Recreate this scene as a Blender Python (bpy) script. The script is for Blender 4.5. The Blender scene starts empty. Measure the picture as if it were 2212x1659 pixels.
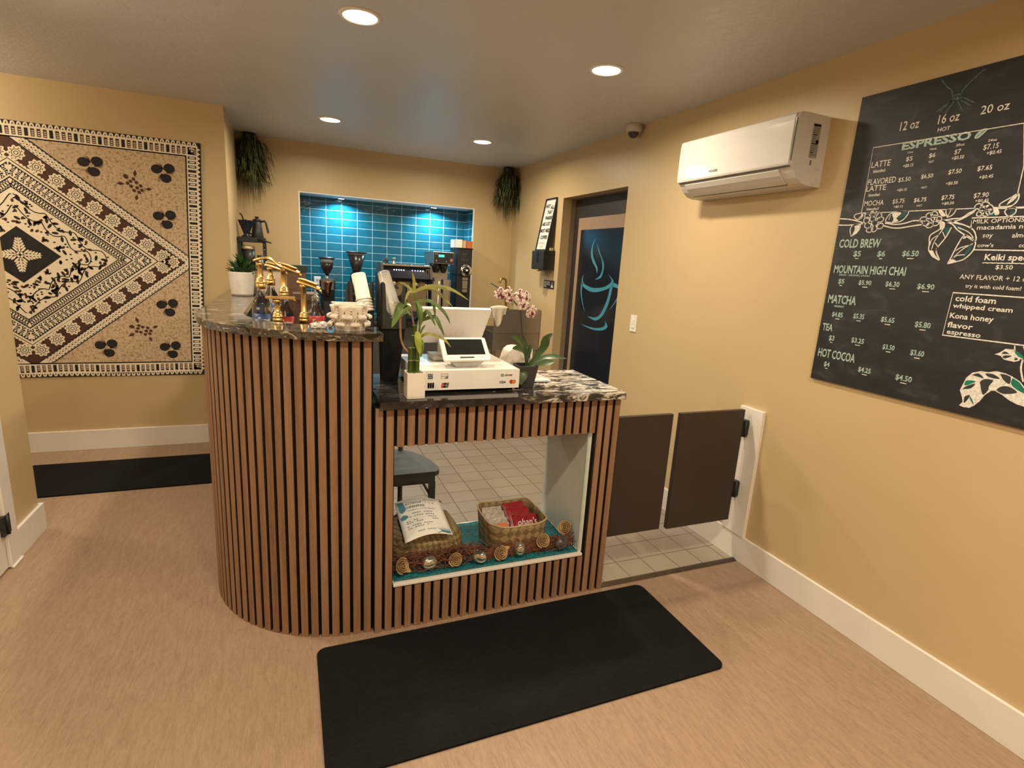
import bpy, math, random
from mathutils import Vector, Matrix
C = bpy.context.scene.collection
SC = bpy.context.scene
PI = math.pi
random.seed(7)

# ---------------------------------------------------------------- camera, exposure, world
cam = bpy.data.cameras.new('camera')
cam.sensor_width = 36.0
cam.lens = 1160.77 / 2212.0 * 36.0
cam.clip_start = 0.02
cam_o = bpy.data.objects.new('camera', cam)
C.objects.link(cam_o)
_r, _u, _w = Vector((0.9251, -0.3751, 0.0598)), Vector((0.0283, 0.2249, 0.9740)), Vector((0.3787, 0.8993, -0.2187))
_w.normalize(); _r = (_r - _w * _r.dot(_w)).normalized(); _u = _r.cross(_w)
cam_o.matrix_world = Matrix(((_r.x, _u.x, -_w.x, 0), (_r.y, _u.y, -_w.y, 0), (_r.z, _u.z, -_w.z, 1.4936), (0, 0, 0, 1)))
SC.camera = cam_o
SC.view_settings.view_transform = 'Standard'
SC.view_settings.look = 'None'
SC.view_settings.gamma = 1.0
SC.view_settings.use_curve_mapping = False
SC.view_settings.exposure = 0.0
world = bpy.data.worlds.new('night')
SC.world = world
world.use_nodes = True
world.node_tree.nodes['Background'].inputs[0].default_value = (0.02, 0.018, 0.015, 1)
world.node_tree.nodes['Background'].inputs[1].default_value = 0.3

# ---------------------------------------------------------------- light settings (lamps themselves are built with their fittings)
H = 2.44
WARM = (1.0, 0.855, 0.635)
LAMP_W = 18.6          # watts of each ceiling downlight
PUCK_W = 10.0           # watts of each niche puck light
HALL_W = 33.0

# ---------------------------------------------------------------- room dimensions (metres)
XR, YB, YT, XN, XL, YE = 2.209, 5.513, 4.544, -1.2206, -0.390, 3.254
HB = 0.146
YF = -2.6              # wall behind the camera
XH = -3.6              # far end of the hall on the left

# ---------------------------------------------------------------- helpers
def new_mat(name):
    m = bpy.data.materials.new(name); m.use_nodes = True
    nt = m.node_tree
    return m, nt, nt.nodes['Principled BSDF']
def lnk(nt, a, b): nt.links.new(a, b)
def node(nt, t, **kw):
    n = nt.nodes.new(t)
    for k, v in kw.items():
        if k in n.inputs.keys(): n.inputs[k].default_value = v
        else: setattr(n, k, v)
    return n
def coords(nt, scale=(1, 1, 1), rot=(0, 0, 0)):
    g = node(nt, 'ShaderNodeTexCoord')
    mp = node(nt, 'ShaderNodeMapping')
    mp.inputs['Scale'].default_value = scale; mp.inputs['Rotation'].default_value = rot
    lnk(nt, g.outputs['Object'], mp.inputs['Vector'])
    return mp.outputs['Vector']
def ramp(nt, fac, stops):
    r = node(nt, 'ShaderNodeValToRGB')
    el = r.color_ramp.elements
    while len(el) > 1: el.remove(el[-1])
    el[0].position, el[0].color = stops[0][0], (*stops[0][1], 1)
    for p, c in stops[1:]:
        e = el.new(p); e.color = (*c, 1)
    lnk(nt, fac, r.inputs['Fac'])
    return r.outputs['Color']
def noise(nt, vec, scale, detail=3, rough=0.5, dist=0.0):
    n = node(nt, 'ShaderNodeTexNoise')
    n.inputs['Scale'].default_value = scale; n.inputs['Detail'].default_value = detail
    n.inputs['Roughness'].default_value = rough; n.inputs['Distortion'].default_value = dist
    lnk(nt, vec, n.inputs['Vector'])
    return n.outputs['Fac']
def bump(nt, bs, fac, strength, dist=0.001):
    b = node(nt, 'ShaderNodeBump')
    b.inputs['Strength'].default_value = strength; b.inputs['Distance'].default_value = dist
    lnk(nt, fac, b.inputs['Height']); lnk(nt, b.outputs['Normal'], bs.inputs['Normal'])
def pm(name, col, rough=0.5, metal=0.0, var=0.08, scale=30, bmp=0.0, bscale=None, stretch=(1, 1, 1), coat=0.0, trans=0.0, ior=1.45, emis=None, estr=0.0, spec=0.5, sss=0.0, alpha=1.0, sheen=0.0):
    m, nt, bs = new_mat(name)
    v = coords(nt, stretch)
    f = noise(nt, v, scale)
    lo = tuple(max(0, c * (1 - var)) for c in col); hi = tuple(min(1, c * (1 + var)) for c in col)
    lnk(nt, ramp(nt, f, [(0.3, lo), (0.7, hi)]), bs.inputs['Base Color'])
    bs.inputs['Roughness'].default_value = rough; bs.inputs['Metallic'].default_value = metal
    bs.inputs['Coat Weight'].default_value = coat; bs.inputs['Transmission Weight'].default_value = trans
    bs.inputs['IOR'].default_value = ior; bs.inputs['Specular IOR Level'].default_value = spec
    bs.inputs['Alpha'].default_value = alpha; bs.inputs['Sheen Weight'].default_value = sheen
    if emis:
        bs.inputs['Emission Color'].default_value = (*emis, 1); bs.inputs['Emission Strength'].default_value = estr
    if bmp:
        bump(nt, bs, noise(nt, v, bscale or scale * 3, 4), bmp)
    return m

class MB:
    """collects shapes in world metres; build() links them as one mesh object"""
    def __init__(s): s.v, s.f, s.m, s.s = [], [], [], []
    def add(s, vs, fs, mat=0, smooth=False, M=None):
        o = len(s.v)
        s.v += [tuple(M @ Vector(p)) for p in vs] if M else [tuple(p) for p in vs]
        for f in fs: s.f.append(tuple(i + o for i in f)); s.m.append(mat); s.s.append(smooth)
        return s
    def box(s, x0, y0, z0, x1, y1, z1, mat=0, M=None):
        x0, x1 = min(x0, x1), max(x0, x1); y0, y1 = min(y0, y1), max(y0, y1); z0, z1 = min(z0, z1), max(z0, z1)
        vs = [(x0, y0, z0), (x1, y0, z0), (x1, y1, z0), (x0, y1, z0), (x0, y0, z1), (x1, y0, z1), (x1, y1, z1), (x0, y1, z1)]
        return s.add(vs, [(0, 3, 2, 1), (4, 5, 6, 7), (0, 1, 5, 4), (1, 2, 6, 5), (2, 3, 7, 6), (3, 0, 4, 7)], mat, False, M)
    def rbox(s, x0, y0, z0, x1, y1, z1, r=0.01, mat=0, M=None, n=4, axis='z'):
        """box with rounded vertical edges (axis z), or along y / x"""
        if axis == 'z': a0, a1, b0, b1, c0, c1 = x0, x1, y0, y1, z0, z1; P = lambda a, b, c: (a, b, c)
        elif axis == 'y': a0, a1, b0, b1, c0, c1 = x0, x1, z0, z1, y0, y1; P = lambda a, b, c: (a, c, b)
        else: a0, a1, b0, b1, c0, c1 = y0, y1, z0, z1, x0, x1; P = lambda a, b, c: (c, a, b)
        return s.prism(rrect(a0, b0, a1, b1, r, n), c0, c1, P, mat, M)
    def prism(s, poly, c0, c1, P=lambda a, b, c: (a, b, c), mat=0, M=None, smooth=False):
        n = len(poly)
        vs = [P(a, b, c0) for a, b in poly] + [P(a, b, c1) for a, b in poly]
        fs = [tuple(range(n - 1, -1, -1)), tuple(range(n, 2 * n))]
        s.add(vs, fs, mat, False, M)
        s.add(vs, [(i, (i + 1) % n, n + (i + 1) % n, n + i) for i in range(n)], mat, smooth, M)
        return s
    def lathe(s, prof, c=(0, 0, 0), n=24, mat=0, M=None, smooth=True, sx=1, sy=1):
        vs, fs = [], []
        for r, z in prof:
            for i in range(n):
                a = 2 * PI * i / n
                vs.append((c[0] + r * math.cos(a) * sx, c[1] + r * math.sin(a) * sy, c[2] + z))
        for k in range(len(prof) - 1):
            for i in range(n):
                j = (i + 1) % n
                fs.append((k * n + i, k * n + j, (k + 1) * n + j, (k + 1) * n + i))
        if prof[0][0] > 1e-6: fs.append(tuple(range(n - 1, -1, -1)))
        if prof[-1][0] > 1e-6: fs.append(tuple((len(prof) - 1) * n + i for i in range(n)))
        return s.add(vs, fs, mat, smooth, M)
    def tube(s, pts, r, n=8, mat=0, M=None, caps=True):
        pts = [Vector(p) for p in pts]
        rs = r if isinstance(r, (list, tuple)) else [r] * len(pts)
        vs, fs = [], []
        ref = None
        for k, p in enumerate(pts):
            t = (pts[min(k + 1, len(pts) - 1)] - pts[max(k - 1, 0)]).normalized()
            if ref is None: ref = Vector((0, 0, 1)) if abs(t.z) < 0.9 else Vector((1, 0, 0))
            a = t.cross(ref)
            if a.length < 1e-4: a = t.cross(Vector((0, 1, 0)))
            a.normalize(); b = a.cross(t).normalized(); ref = b
            for i in range(n):
                th = 2 * PI * i / n
                vs.append(p + (a * math.cos(th) + b * math.sin(th)) * rs[k])
        for k in range(len(pts) - 1):
            for i in range(n):
                j = (i + 1) % n
                fs.append((k * n + i, (k + 1) * n + i, (k + 1) * n + j, k * n + j))
        if caps:
            fs.append(tuple(range(n))); fs.append(tuple((len(pts) - 1) * n + i for i in range(n - 1, -1, -1)))
        return s.add(vs, fs, mat, True, M)
    def grid(s, fn, nu, nv, mat=0, smooth=True, M=None):
        vs = [fn(i / nu, j / nv) for j in range(nv + 1) for i in range(nu + 1)]
        fs = [(j * (nu + 1) + i, j * (nu + 1) + i + 1, (j + 1) * (nu + 1) + i + 1, (j + 1) * (nu + 1) + i) for j in range(nv) for i in range(nu)]
        return s.add(vs, fs, mat, smooth, M)
    def slab(s, fn, nu, nv, t, mat=0, M=None):
        """curved sheet with thickness t (offset along its normal)"""
        g = [[Vector(fn(i / nu, j / nv)) for i in range(nu + 1)] for j in range(nv + 1)]
        top, bot = [], []
        for j in range(nv + 1):
            for i in range(nu + 1):
                du = g[j][min(i + 1, nu)] - g[j][max(i - 1, 0)]; dv = g[min(j + 1, nv)][i] - g[max(j - 1, 0)][i]
                n = du.cross(dv)
                n = n.normalized() if n.length > 1e-9 else Vector((0, 0, 1))
                top.append(g[j][i] + n * t / 2); bot.append(g[j][i] - n * t / 2)
        N = len(top); W = nu + 1
        fs = []
        for j in range(nv):
            for i in range(nu):
                a, b, c, d = j * W + i, j * W + i + 1, (j + 1) * W + i + 1, (j + 1) * W + i
                fs += [(a, b, c, d), (N + a, N + d, N + c, N + b)]
        for i in range(nu): fs += [(i + 1, i, N + i, N + i + 1), (nv * W + i, nv * W + i + 1, N + nv * W + i + 1, N + nv * W + i)]
        for j in range(nv): fs += [(j * W, (j + 1) * W, N + (j + 1) * W, N + j * W), ((j + 1) * W + nu, j * W + nu, N + j * W + nu, N + (j + 1) * W + nu)]
        return s.add(top + bot, fs, mat, True, M)
    def leaf(s, pts, w, mat=0, cup=0.15, side=None, n=None, prof=None):
        """double-thickness curved leaf blade along points; w = max width"""
        P_ = spline(pts, n or 8)
        up0 = Vector(side) if side else Vector((0, 0, 1))
        vs, fs = [], []
        m = len(P_) - 1
        for k, p in enumerate(P_):
            t = (P_[min(k + 1, m)] - P_[max(k - 1, 0)]).normalized()
            a = t.cross(up0)
            if a.length < 1e-3: a = t.cross(Vector((1, 0, 0)))
            a.normalize(); nn = a.cross(t).normalized()
            q = k / m
            ww = w * 0.5 * (prof(q) if prof else max(0.04, math.sin(PI * min(1, 0.12 + 0.88 * q)) ** 0.8))
            vs += [p - a * ww + nn * ww * cup, p, p + a * ww + nn * ww * cup]
        for k in range(m):
            o = 3 * k
            fs += [(o, o + 1, o + 4, o + 3), (o + 1, o + 2, o + 5, o + 4)]
        return s.add(vs, fs, mat, True)
    def build(s, name, mats, parent=None, world=True, sharp=True):
        me = bpy.data.meshes.new(name)
        off = Vector((0, 0, 0))
        if parent is not None and world: off = WL[parent.name]
        vs = [(p[0] - off.x, p[1] - off.y, p[2] - off.z) for p in s.v] if off.length else s.v
        me.from_pydata(vs, [], s.f)
        if not isinstance(mats, (list, tuple)): mats = [mats]
        for m in mats: me.materials.append(m)
        me.polygons.foreach_set('material_index', s.m)
        me.polygons.foreach_set('use_smooth', s.s)
        me.update()
        o = bpy.data.objects.new(name, me); C.objects.link(o)
        if parent is not None: o.parent = parent; WL[o.name] = WL[parent.name].copy()
        else: WL[o.name] = Vector((0, 0, 0))
        return o
WL = {}

def spline(pts, n):
    pts = [Vector(p) for p in pts]
    if len(pts) == 2: return [pts[0].lerp(pts[1], i / n) for i in range(n + 1)]
    out = []
    L = len(pts) - 1
    for i in range(n + 1):
        t = i / n * L; k = min(int(t), L - 1); u = t - k
        p0, p1, p2, p3 = pts[max(k - 1, 0)], pts[k], pts[k + 1], pts[min(k + 2, L)]
        out.append(0.5 * ((2 * p1) + (p2 - p0) * u + (2 * p0 - 5 * p1 + 4 * p2 - p3) * u * u + (3 * p1 - p0 - 3 * p2 + p3) * u ** 3))
    return out
def rrect(x0, y0, x1, y1, r, n=4):
    out = []
    for cx, cy, a0 in ((x1 - r, y0 + r, -90), (x1 - r, y1 - r, 0), (x0 + r, y1 - r, 90), (x0 + r, y0 + r, 180)):
        for i in range(n + 1):
            a = math.radians(a0 + 90 * i / n); out.append((cx + r * math.cos(a), cy + r * math.sin(a)))
    return out
def thing(name, label, cat, loc=(0, 0, 0), group=None):
    o = bpy.data.objects.new(name, None); C.objects.link(o)
    o.empty_display_size = 0.05
    o.location = loc; WL[o.name] = Vector(loc)
    return tag(o, label, cat, group)
def tag(o, label, cat, group=None, kind=None):
    o['label'] = label; o['category'] = cat
    if group: o['group'] = group
    if kind: o['kind'] = kind
    return o
def struct(o, label=None):
    o['kind'] = 'structure'
    if label: o['label'] = label
    return o
def part_label(o, label): o['label'] = label; return o
def bevel(o, w, seg=2):
    m = o.modifiers.new('bevel', 'BEVEL'); m.width = w; m.segments = seg; m.limit_method = 'ANGLE'; m.angle_limit = math.radians(40)
    m.harden_normals = False
    return o
def copy_tree(src, parent=None, loc=None):
    c = src.copy(); C.objects.link(c)
    if parent is not None: c.parent = parent
    if loc is not None: c.location = loc
    for ch in list(src.children): copy_tree(ch, c)
    return c

# flat marks (paint, print, chalk) on a plane: origin O, right R, up U, lifted off by N
class Plane:
    def __init__(s, O, R, U, N): s.O, s.R, s.U, s.N = Vector(O), Vector(R).normalized(), Vector(U).normalized(), Vector(N).normalized()
    def p(s, a, b, h=0.0005): return tuple(s.O + s.R * a + s.U * b + s.N * h)
def poly(mb, pl, pts, mat=0, h=0.0005):
    n = len(pts); mb.add([pl.p(a, b, h) for a, b in pts], [tuple(range(n))], mat)
def sp2(pts, n=6, closed=False):
    if closed: pts = pts + [pts[0]]
    q = spline([(a, b, 0) for a, b in pts], n * (len(pts) - 1))
    out = [(p.x, p.y) for p in q]
    return out[:-1] if closed else out
def ribbon(mb, pl, pts, w, mat=0, closed=False, h=0.0005):
    """constant or varying width line"""
    n = len(pts)
    ws = w if isinstance(w, (list, tuple)) else [w] * n
    L, R = [], []
    for i in range(n):
        a = pts[(i - 1) % n] if (closed or i > 0) else pts[i]; b = pts[(i + 1) % n] if (closed or i < n - 1) else pts[i]
        dx, dy = b[0] - a[0], b[1] - a[1]; d = math.hypot(dx, dy) or 1
        nx, ny = -dy / d * ws[i] / 2, dx / d * ws[i] / 2
        L.append(pl.p(pts[i][0] + nx, pts[i][1] + ny, h)); R.append(pl.p(pts[i][0] - nx, pts[i][1] - ny, h))
    m = n if closed else n - 1
    mb.add(L + R, [(i, n + i, n + (i + 1) % n, (i + 1) % n) for i in range(m)], mat)
def disc(mb, pl, c, r, mat=0, n=16, h=0.0005, ry=None):
    ry = ry or r
    poly(mb, pl, [(c[0] + r * math.cos(2 * PI * i / n), c[1] + ry * math.sin(2 * PI * i / n)) for i in range(n)], mat, h)
TXT = {}
def glyphs(text, bold=0.0):
    """flat outline of a word as polygons, cached; unit = its own bounding box"""
    k = (text, bold)
    if k in TXT: return TXT[k]
    cu = bpy.data.curves.new('lettering', 'FONT'); cu.body = text; cu.size = 1.0; cu.offset = bold; cu.resolution_u = 2
    cu.fill_mode = 'FRONT'
    o = bpy.data.objects.new('lettering', cu); C.objects.link(o)
    dg = bpy.context.evaluated_depsgraph_get()
    me = bpy.data.meshes.new_from_object(o.evaluated_get(dg))
    vs = [(v.co.x, v.co.y) for v in me.vertices]; fs = [tuple(p.vertices) for p in me.polygons]
    bpy.data.objects.remove(o); bpy.data.curves.remove(cu); bpy.data.meshes.remove(me)
    x0 = min(v[0] for v in vs); x1 = max(v[0] for v in vs)
    TXT[k] = (vs, fs, x0, x1)
    return TXT[k]
def write(mb, pl, text, a, b, w, hgt, mat=0, h=0.0006, bold=0.0, slope=0.0, shear=0.0):
    """write text with its left end at (a, b), width w and capital height hgt"""
    vs, fs, x0, x1 = glyphs(text, bold)
    sx = w / (x1 - x0); sy = hgt / 0.70
    pts = [pl.p(a + (x - x0) * sx + shear * y * sy, b + y * sy + slope * (x - x0) * sx, h) for x, y in vs]
    mb.add(pts, fs, mat)
# ---------------------------------------------------------------- materials of the shell
def m_wall():
    m, nt, bs = new_mat('tan_wall_paint')
    v = coords(nt)
    c = ramp(nt, noise(nt, v, 1.3, 2), [(0.3, (0.52, 0.390, 0.212)), (0.7, (0.555, 0.418, 0.230))])
    lnk(nt, c, bs.inputs['Base Color'])
    bs.inputs['Roughness'].default_value = 0.42; bs.inputs['Specular IOR Level'].default_value = 0.42
    bump(nt, bs, noise(nt, v, 55, 4, 0.6), 0.22, 0.002)
    return m
def m_ceiling():
    m, nt, bs = new_mat('ceiling_paint')
    v = coords(nt)
    bs.inputs['Base Color'].default_value = (0.575, 0.59, 0.60, 1)
    bs.inputs['Roughness'].default_value = 0.36; bs.inputs['Specular IOR Level'].default_value = 0.6
    n1 = noise(nt, v, 30, 5, 0.62, 0.8)
    r = ramp(nt, n1, [(0.42, (0, 0, 0)), (0.58, (1, 1, 1))])
    bump(nt, bs, r, 0.30, 0.003)
    return m
def m_floor():
    m, nt, bs = new_mat('wood_look_floor')
    v = coords(nt, (22, 3.2, 1))
    v2 = coords(nt, (85, 15, 1))
    v3 = coords(nt, (1.2, 0.5, 1))
    a = noise(nt, v, 3.0, 6, 0.65, 0.7); b = noise(nt, v2, 3.0, 4, 0.6, 0.3); c = noise(nt, v3, 1.5, 2)
    m1 = node(nt, 'ShaderNodeMath', operation='MULTIPLY_ADD'); lnk(nt, a, m1.inputs[0]); m1.inputs[1].default_value = 0.50
    m2 = node(nt, 'ShaderNodeMath', operation='MULTIPLY'); lnk(nt, b, m2.inputs[0]); m2.inputs[1].default_value = 0.38
    m3 = node(nt, 'ShaderNodeMath', operation='MULTIPLY_ADD'); lnk(nt, c, m3.inputs[0]); m3.inputs[1].default_value = 0.12
    lnk(nt, m3.outputs[0], m1.inputs[2]); lnk(nt, m2.outputs[0], m3.inputs[2])
    col = ramp(nt, m1.outputs[0], [(0.34, (0.245, 0.160, 0.102)), (0.49, (0.315, 0.212, 0.140)), (0.64, (0.375, 0.260, 0.178))])
    lnk(nt, col, bs.inputs['Base Color'])
    bs.inputs['Roughness'].default_value = 0.48; bs.inputs['Specular IOR Level'].default_value = 0.35
    bump(nt, bs, m1.outputs[0], 0.12, 0.002)
    return m
def m_tile_floor():
    m, nt, bs = new_mat('beige_floor_tile')
    g = node(nt, 'ShaderNodeTexCoord'); mp = node(nt, 'ShaderNodeMapping')
    mp.inputs['Location'].default_value = (-0.0075 + 0.1523 * 3 - 0.4642 + 0.0, -0.0135, 0)
    lnk(nt, g.outputs['Object'], mp.inputs['Vector'])
    b = node(nt, 'ShaderNodeTexBrick', offset=0.0, squash=1.0)
    b.inputs['Scale'].default_value = 1.0; b.inputs['Brick Width'].default_value = 0.1523; b.inputs['Row Height'].default_value = 0.1500
    b.inputs['Mortar Size'].default_value = 0.0032; b.inputs['Mortar Smooth'].default_value = 0.3; b.inputs['Bias'].default_value = 0
    b.inputs['Color1'].default_value = (0.255, 0.215, 0.163, 1); b.inputs['Color2'].default_value = (0.29, 0.246, 0.19, 1); b.inputs['Mortar'].default_value = (0.12, 0.09, 0.06, 1)
    lnk(nt, mp.outputs['Vector'], b.inputs['Vector'])
    lnk(nt, b.outputs['Color'], bs.inputs['Base Color'])
    bs.inputs['Roughness'].default_value = 0.45
    inv = node(nt, 'ShaderNodeMath', operation='SUBTRACT'); inv.inputs[0].default_value = 1.0; lnk(nt, b.outputs['Fac'], inv.inputs[1])
    bump(nt, bs, inv.outputs[0], 0.4, 0.003)
    return m
def m_teal(side=False):
    m, nt, bs = new_mat('teal_glazed_tile' + ('_return' if side else ''))
    g = node(nt, 'ShaderNodeTexCoord'); sep = node(nt, 'ShaderNodeSeparateXYZ'); cmb = node(nt, 'ShaderNodeCombineXYZ')
    lnk(nt, g.outputs['Object'], sep.inputs[0])
    lnk(nt, sep.outputs['Y' if side else 'X'], cmb.inputs['X']); lnk(nt, sep.outputs['Z'], cmb.inputs['Y'])
    mp = node(nt, 'ShaderNodeMapping')
    mp.inputs['Location'].default_value = (-0.208 + 0.1478 * 4 if not side else -5.792 + 0.1478 * 40, -1.9723 + 0.0772 * 30, 0)
    lnk(nt, cmb.outputs[0], mp.inputs['Vector'])
    b = node(nt, 'ShaderNodeTexBrick', offset=0.0, squash=1.0)
    b.inputs['Scale'].default_value = 1.0; b.inputs['Brick Width'].default_value = 0.1478; b.inputs['Row Height'].default_value = 0.0772
    b.inputs['Mortar Size'].default_value = 0.0022; b.inputs['Mortar Smooth'].default_value = 0.2; b.inputs['Bias'].default_value = 0.0
    b.inputs['Color1'].default_value = (0.006, 0.100, 0.160, 1); b.inputs['Color2'].default_value = (0.009, 0.128, 0.195, 1); b.inputs['Mortar'].default_value = (0.36, 0.52, 0.58, 1)
    lnk(nt, mp.outputs['Vector'], b.inputs['Vector'])
    n = noise(nt, mp.outputs['Vector'], 22, 2)
    mx = node(nt, 'ShaderNodeMix', data_type='RGBA', blend_type='MULTIPLY'); mx.inputs[0].default_value = 0.5
    lnk(nt, b.outputs['Color'], mx.inputs[6]); lnk(nt, ramp(nt, n, [(0.3, (0.7, 0.7, 0.7)), (0.7, (1, 1, 1))]), mx.inputs[7])
    lnk(nt, mx.outputs[2], bs.inputs['Base Color'])
    rr = ramp(nt, b.outputs['Fac'], [(0, (0.10,) * 3), (1, (0.7,) * 3)])
    lnk(nt, rr, bs.inputs['Roughness'])
    inv = node(nt, 'ShaderNodeMath', operation='MULTIPLY_ADD'); inv.inputs[1].default_value = -1.0
    lnk(nt, b.outputs['Fac'], inv.inputs[0]); lnk(nt, noise(nt, mp.outputs['Vector'], 28, 2), inv.inputs[2])
    bump(nt, bs, inv.outputs[0], 0.35, 0.003)
    return m
def m_wood():
    m, nt, bs = new_mat('walnut_slat')
    v = coords(nt, (60, 60, 2.2)); v2 = coords(nt, (9, 9, 0.25))
    a = noise(nt, v, 3, 6, 0.65, 0.8); b = noise(nt, v2, 3, 1)
    mm = node(nt, 'ShaderNodeMath', operation='MULTIPLY_ADD'); mm.inputs[1].default_value = 0.55
    lnk(nt, a, mm.inputs[0]); h = node(nt, 'ShaderNodeMath', operation='MULTIPLY'); h.inputs[1].default_value = 0.45
    lnk(nt, b, h.inputs[0]); lnk(nt, h.outputs[0], mm.inputs[2])
    lnk(nt, ramp(nt, mm.outputs[0], [(0.32, (0.165, 0.088, 0.047)), (0.5, (0.255, 0.143, 0.079)), (0.68, (0.325, 0.196, 0.116))]), bs.inputs['Base Color'])
    bs.inputs['Roughness'].default_value = 0.5; bs.inputs['Specular IOR Level'].default_value = 0.35
    bump(nt, bs, a, 0.1, 0.001)
    return m
def m_stone(kind):
    m, nt, bs = new_mat('polished_stone_' + kind)
    if kind == 'brown':
        v = coords(nt, (4.0, 8.0, 14.0), (0.35, 0.6, 0.65))
        n1 = noise(nt, v, 2.0, 7, 0.64, 2.2)
        v2 = coords(nt, (1.2, 1.2, 1.2)); n2 = noise(nt, v2, 9, 4)
        mm = node(nt, 'ShaderNodeMath', operation='MULTIPLY_ADD'); mm.inputs[1].default_value = 0.75; lnk(nt, n1, mm.inputs[0])
        h = node(nt, 'ShaderNodeMath', operation='MULTIPLY'); h.inputs[1].default_value = 0.25; lnk(nt, n2, h.inputs[0]); lnk(nt, h.outputs[0], mm.inputs[2])
        c = ramp(nt, mm.outputs[0], [(0.38, (0.006, 0.005, 0.004)), (0.46, (0.022, 0.017, 0.013)), (0.50, (0.14, 0.115, 0.088)), (0.525, (0.030, 0.024, 0.018)), (0.575, (0.07, 0.058, 0.045)), (0.63, (0.48, 0.43, 0.35))])
        lnk(nt, c, bs.inputs['Base Color'])
    else:
        v = coords(nt, (5.0, 13.0, 9.0), (0.3, 0.2, 0.62))
        n1 = noise(nt, v, 2.2, 8, 0.66, 1.2)
        # the white veining runs through one end of the slab only
        g = node(nt, 'ShaderNodeTexCoord'); sep = node(nt, 'ShaderNodeSeparateXYZ'); lnk(nt, g.outputs['Object'], sep.inputs[0])
        mr = node(nt, 'ShaderNodeMapRange'); mr.inputs['From Min'].default_value = 0.80; mr.inputs['From Max'].default_value = 1.12
        mr.inputs['To Min'].default_value = -0.13; mr.inputs['To Max'].default_value = 0.065
        lnk(nt, sep.outputs['X'], mr.inputs['Value'])
        ad = node(nt, 'ShaderNodeMath', operation='ADD'); lnk(nt, n1, ad.inputs[0]); lnk(nt, mr.outputs[0], ad.inputs[1])
        c = ramp(nt, ad.outputs[0], [(0.30, (0.012, 0.011, 0.011)), (0.46, (0.030, 0.027, 0.025)), (0.53, (0.09, 0.08, 0.07)), (0.57, (0.52, 0.47, 0.41)), (0.70, (0.74, 0.68, 0.60))])
        lnk(nt, c, bs.inputs['Base Color'])
    bs.inputs['Roughness'].default_value = 0.09; bs.inputs['Specular IOR Level'].default_value = 0.55
    return m
WALL, CEIL, FLOOR, TILE = m_wall(), m_ceiling(), m_floor(), m_tile_floor()
TEAL, TEAL2, WOOD, STONE_B, STONE_K = m_teal(), m_teal(True), m_wood(), m_stone('brown'), m_stone('black')
WHITE_TRIM = pm('white_trim_paint', (0.74, 0.70, 0.64), 0.38, var=0.02, scale=8)
BLACK = pm('black_paint', (0.0055, 0.0055, 0.006), 0.6, var=0.2, spec=0.25)
WOODS = pm('dark_slat_edge', (0.045, 0.024, 0.013), 0.6, var=0.3)
BLACKP = pm('black_plastic', (0.018, 0.018, 0.020), 0.42, var=0.2)
BLACKG = pm('black_gloss', (0.010, 0.010, 0.012), 0.16, var=0.2)
WHITEP = pm('white_plastic', (0.80, 0.77, 0.72), 0.32, var=0.02)
WHITEG = pm('white_gloss_plastic', (0.82, 0.79, 0.74), 0.12, var=0.02, coat=0.3)
STEEL = pm('brushed_steel', (0.52, 0.50, 0.47), 0.30, 1.0, 0.1, 20, stretch=(1, 1, 20))
CHROME = pm('chrome', (0.75, 0.74, 0.72), 0.10, 1.0, 0.03)
GREYM = pm('dark_grey_metal', (0.075, 0.075, 0.078), 0.38, 0.0, 0.12)
GOLD = pm('gold_plated_plastic', (0.80, 0.56, 0.23), 0.30, 1.0, 0.08, 40)
BRASS = pm('brass', (0.55, 0.38, 0.14), 0.25, 1.0, 0.08)
GLASS = pm('clear_glass', (0.96, 0.98, 0.97), 0.02, trans=1.0, ior=1.45, var=0.005)
CLEARP = pm('clear_plastic', (0.90, 0.87, 0.80), 0.10, trans=0.80, ior=1.12, var=0.02, coat=1.0)
LEAFG = pm('dark_green_leaf', (0.030, 0.085, 0.022), 0.42, var=0.45, scale=25)

# ---------------------------------------------------------------- floor, walls, ceiling
struct(MB().box(XH, YF, -0.10, XR, 4.56, 0.0).build('floor', FLOOR))
tile_edge = [(-0.29 + 0.54 * 0, 4.56)] + [(0.25 + 0.54 * math.cos(math.radians(q)), 2.54 + 0.54 * math.sin(math.radians(q))) for q in range(180, 271, 6)]
struct(MB().prism([(XL, YB), (XL, 4.56)] + tile_edge + [(0.30, 1.968), (XR, 1.968), (XR, YB)], 0.0, 0.004).build('floor', TILE))
STRIP = pm('bronze_floor_strip', (0.075, 0.055, 0.038), 0.35, 0.3, 0.15)
struct(MB().prism([(1.940, 0.0), (1.972, 0.0), (1.972, 0.007), (1.962, 0.010), (1.945, 0.006)], 1.336, XR - 0.017, lambda a, b, c: (c, a, b)).build('trim_1', STRIP))
struct(MB().box(XH, YF, H, XR + 0.35, YB + 0.4, H + 0.1).build('ceiling', CEIL))
D0, D1, DT = 3.3757, 4.3536, 2.066            # doorway in the right wall
wr = MB()
wr.box(XR, YF, 0, XR + 0.11, D0, H).box(XR, D1, 0, XR + 0.11, YB + 0.4, H).box(XR, D0, DT, XR + 0.11, D1, H)
struct(wr.build('wall_right', WALL))
NX0, NX1, NT, ND = 0.1045, 1.782, 2.0186, 5.792   # tiled niche in the back wall
wb = MB()
wb.box(XL - 0.12, YB, 0, NX0, YB + 0.1, H).box(NX1, YB, 0, XR, YB + 0.1, H).box(NX0, YB, NT, NX1, YB + 0.1, H).box(NX0, YB, 0, NX1, YB + 0.1, 0.90)
wb.box(NX0 - 0.12, YB + 0.1, 0.83, NX0, ND + 0.1, NT + 0.1).box(NX1, YB + 0.1, 0.83, NX1 + 0.12, ND + 0.1, NT + 0.1)
struct(wb.build('wall_back', WALL))
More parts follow.
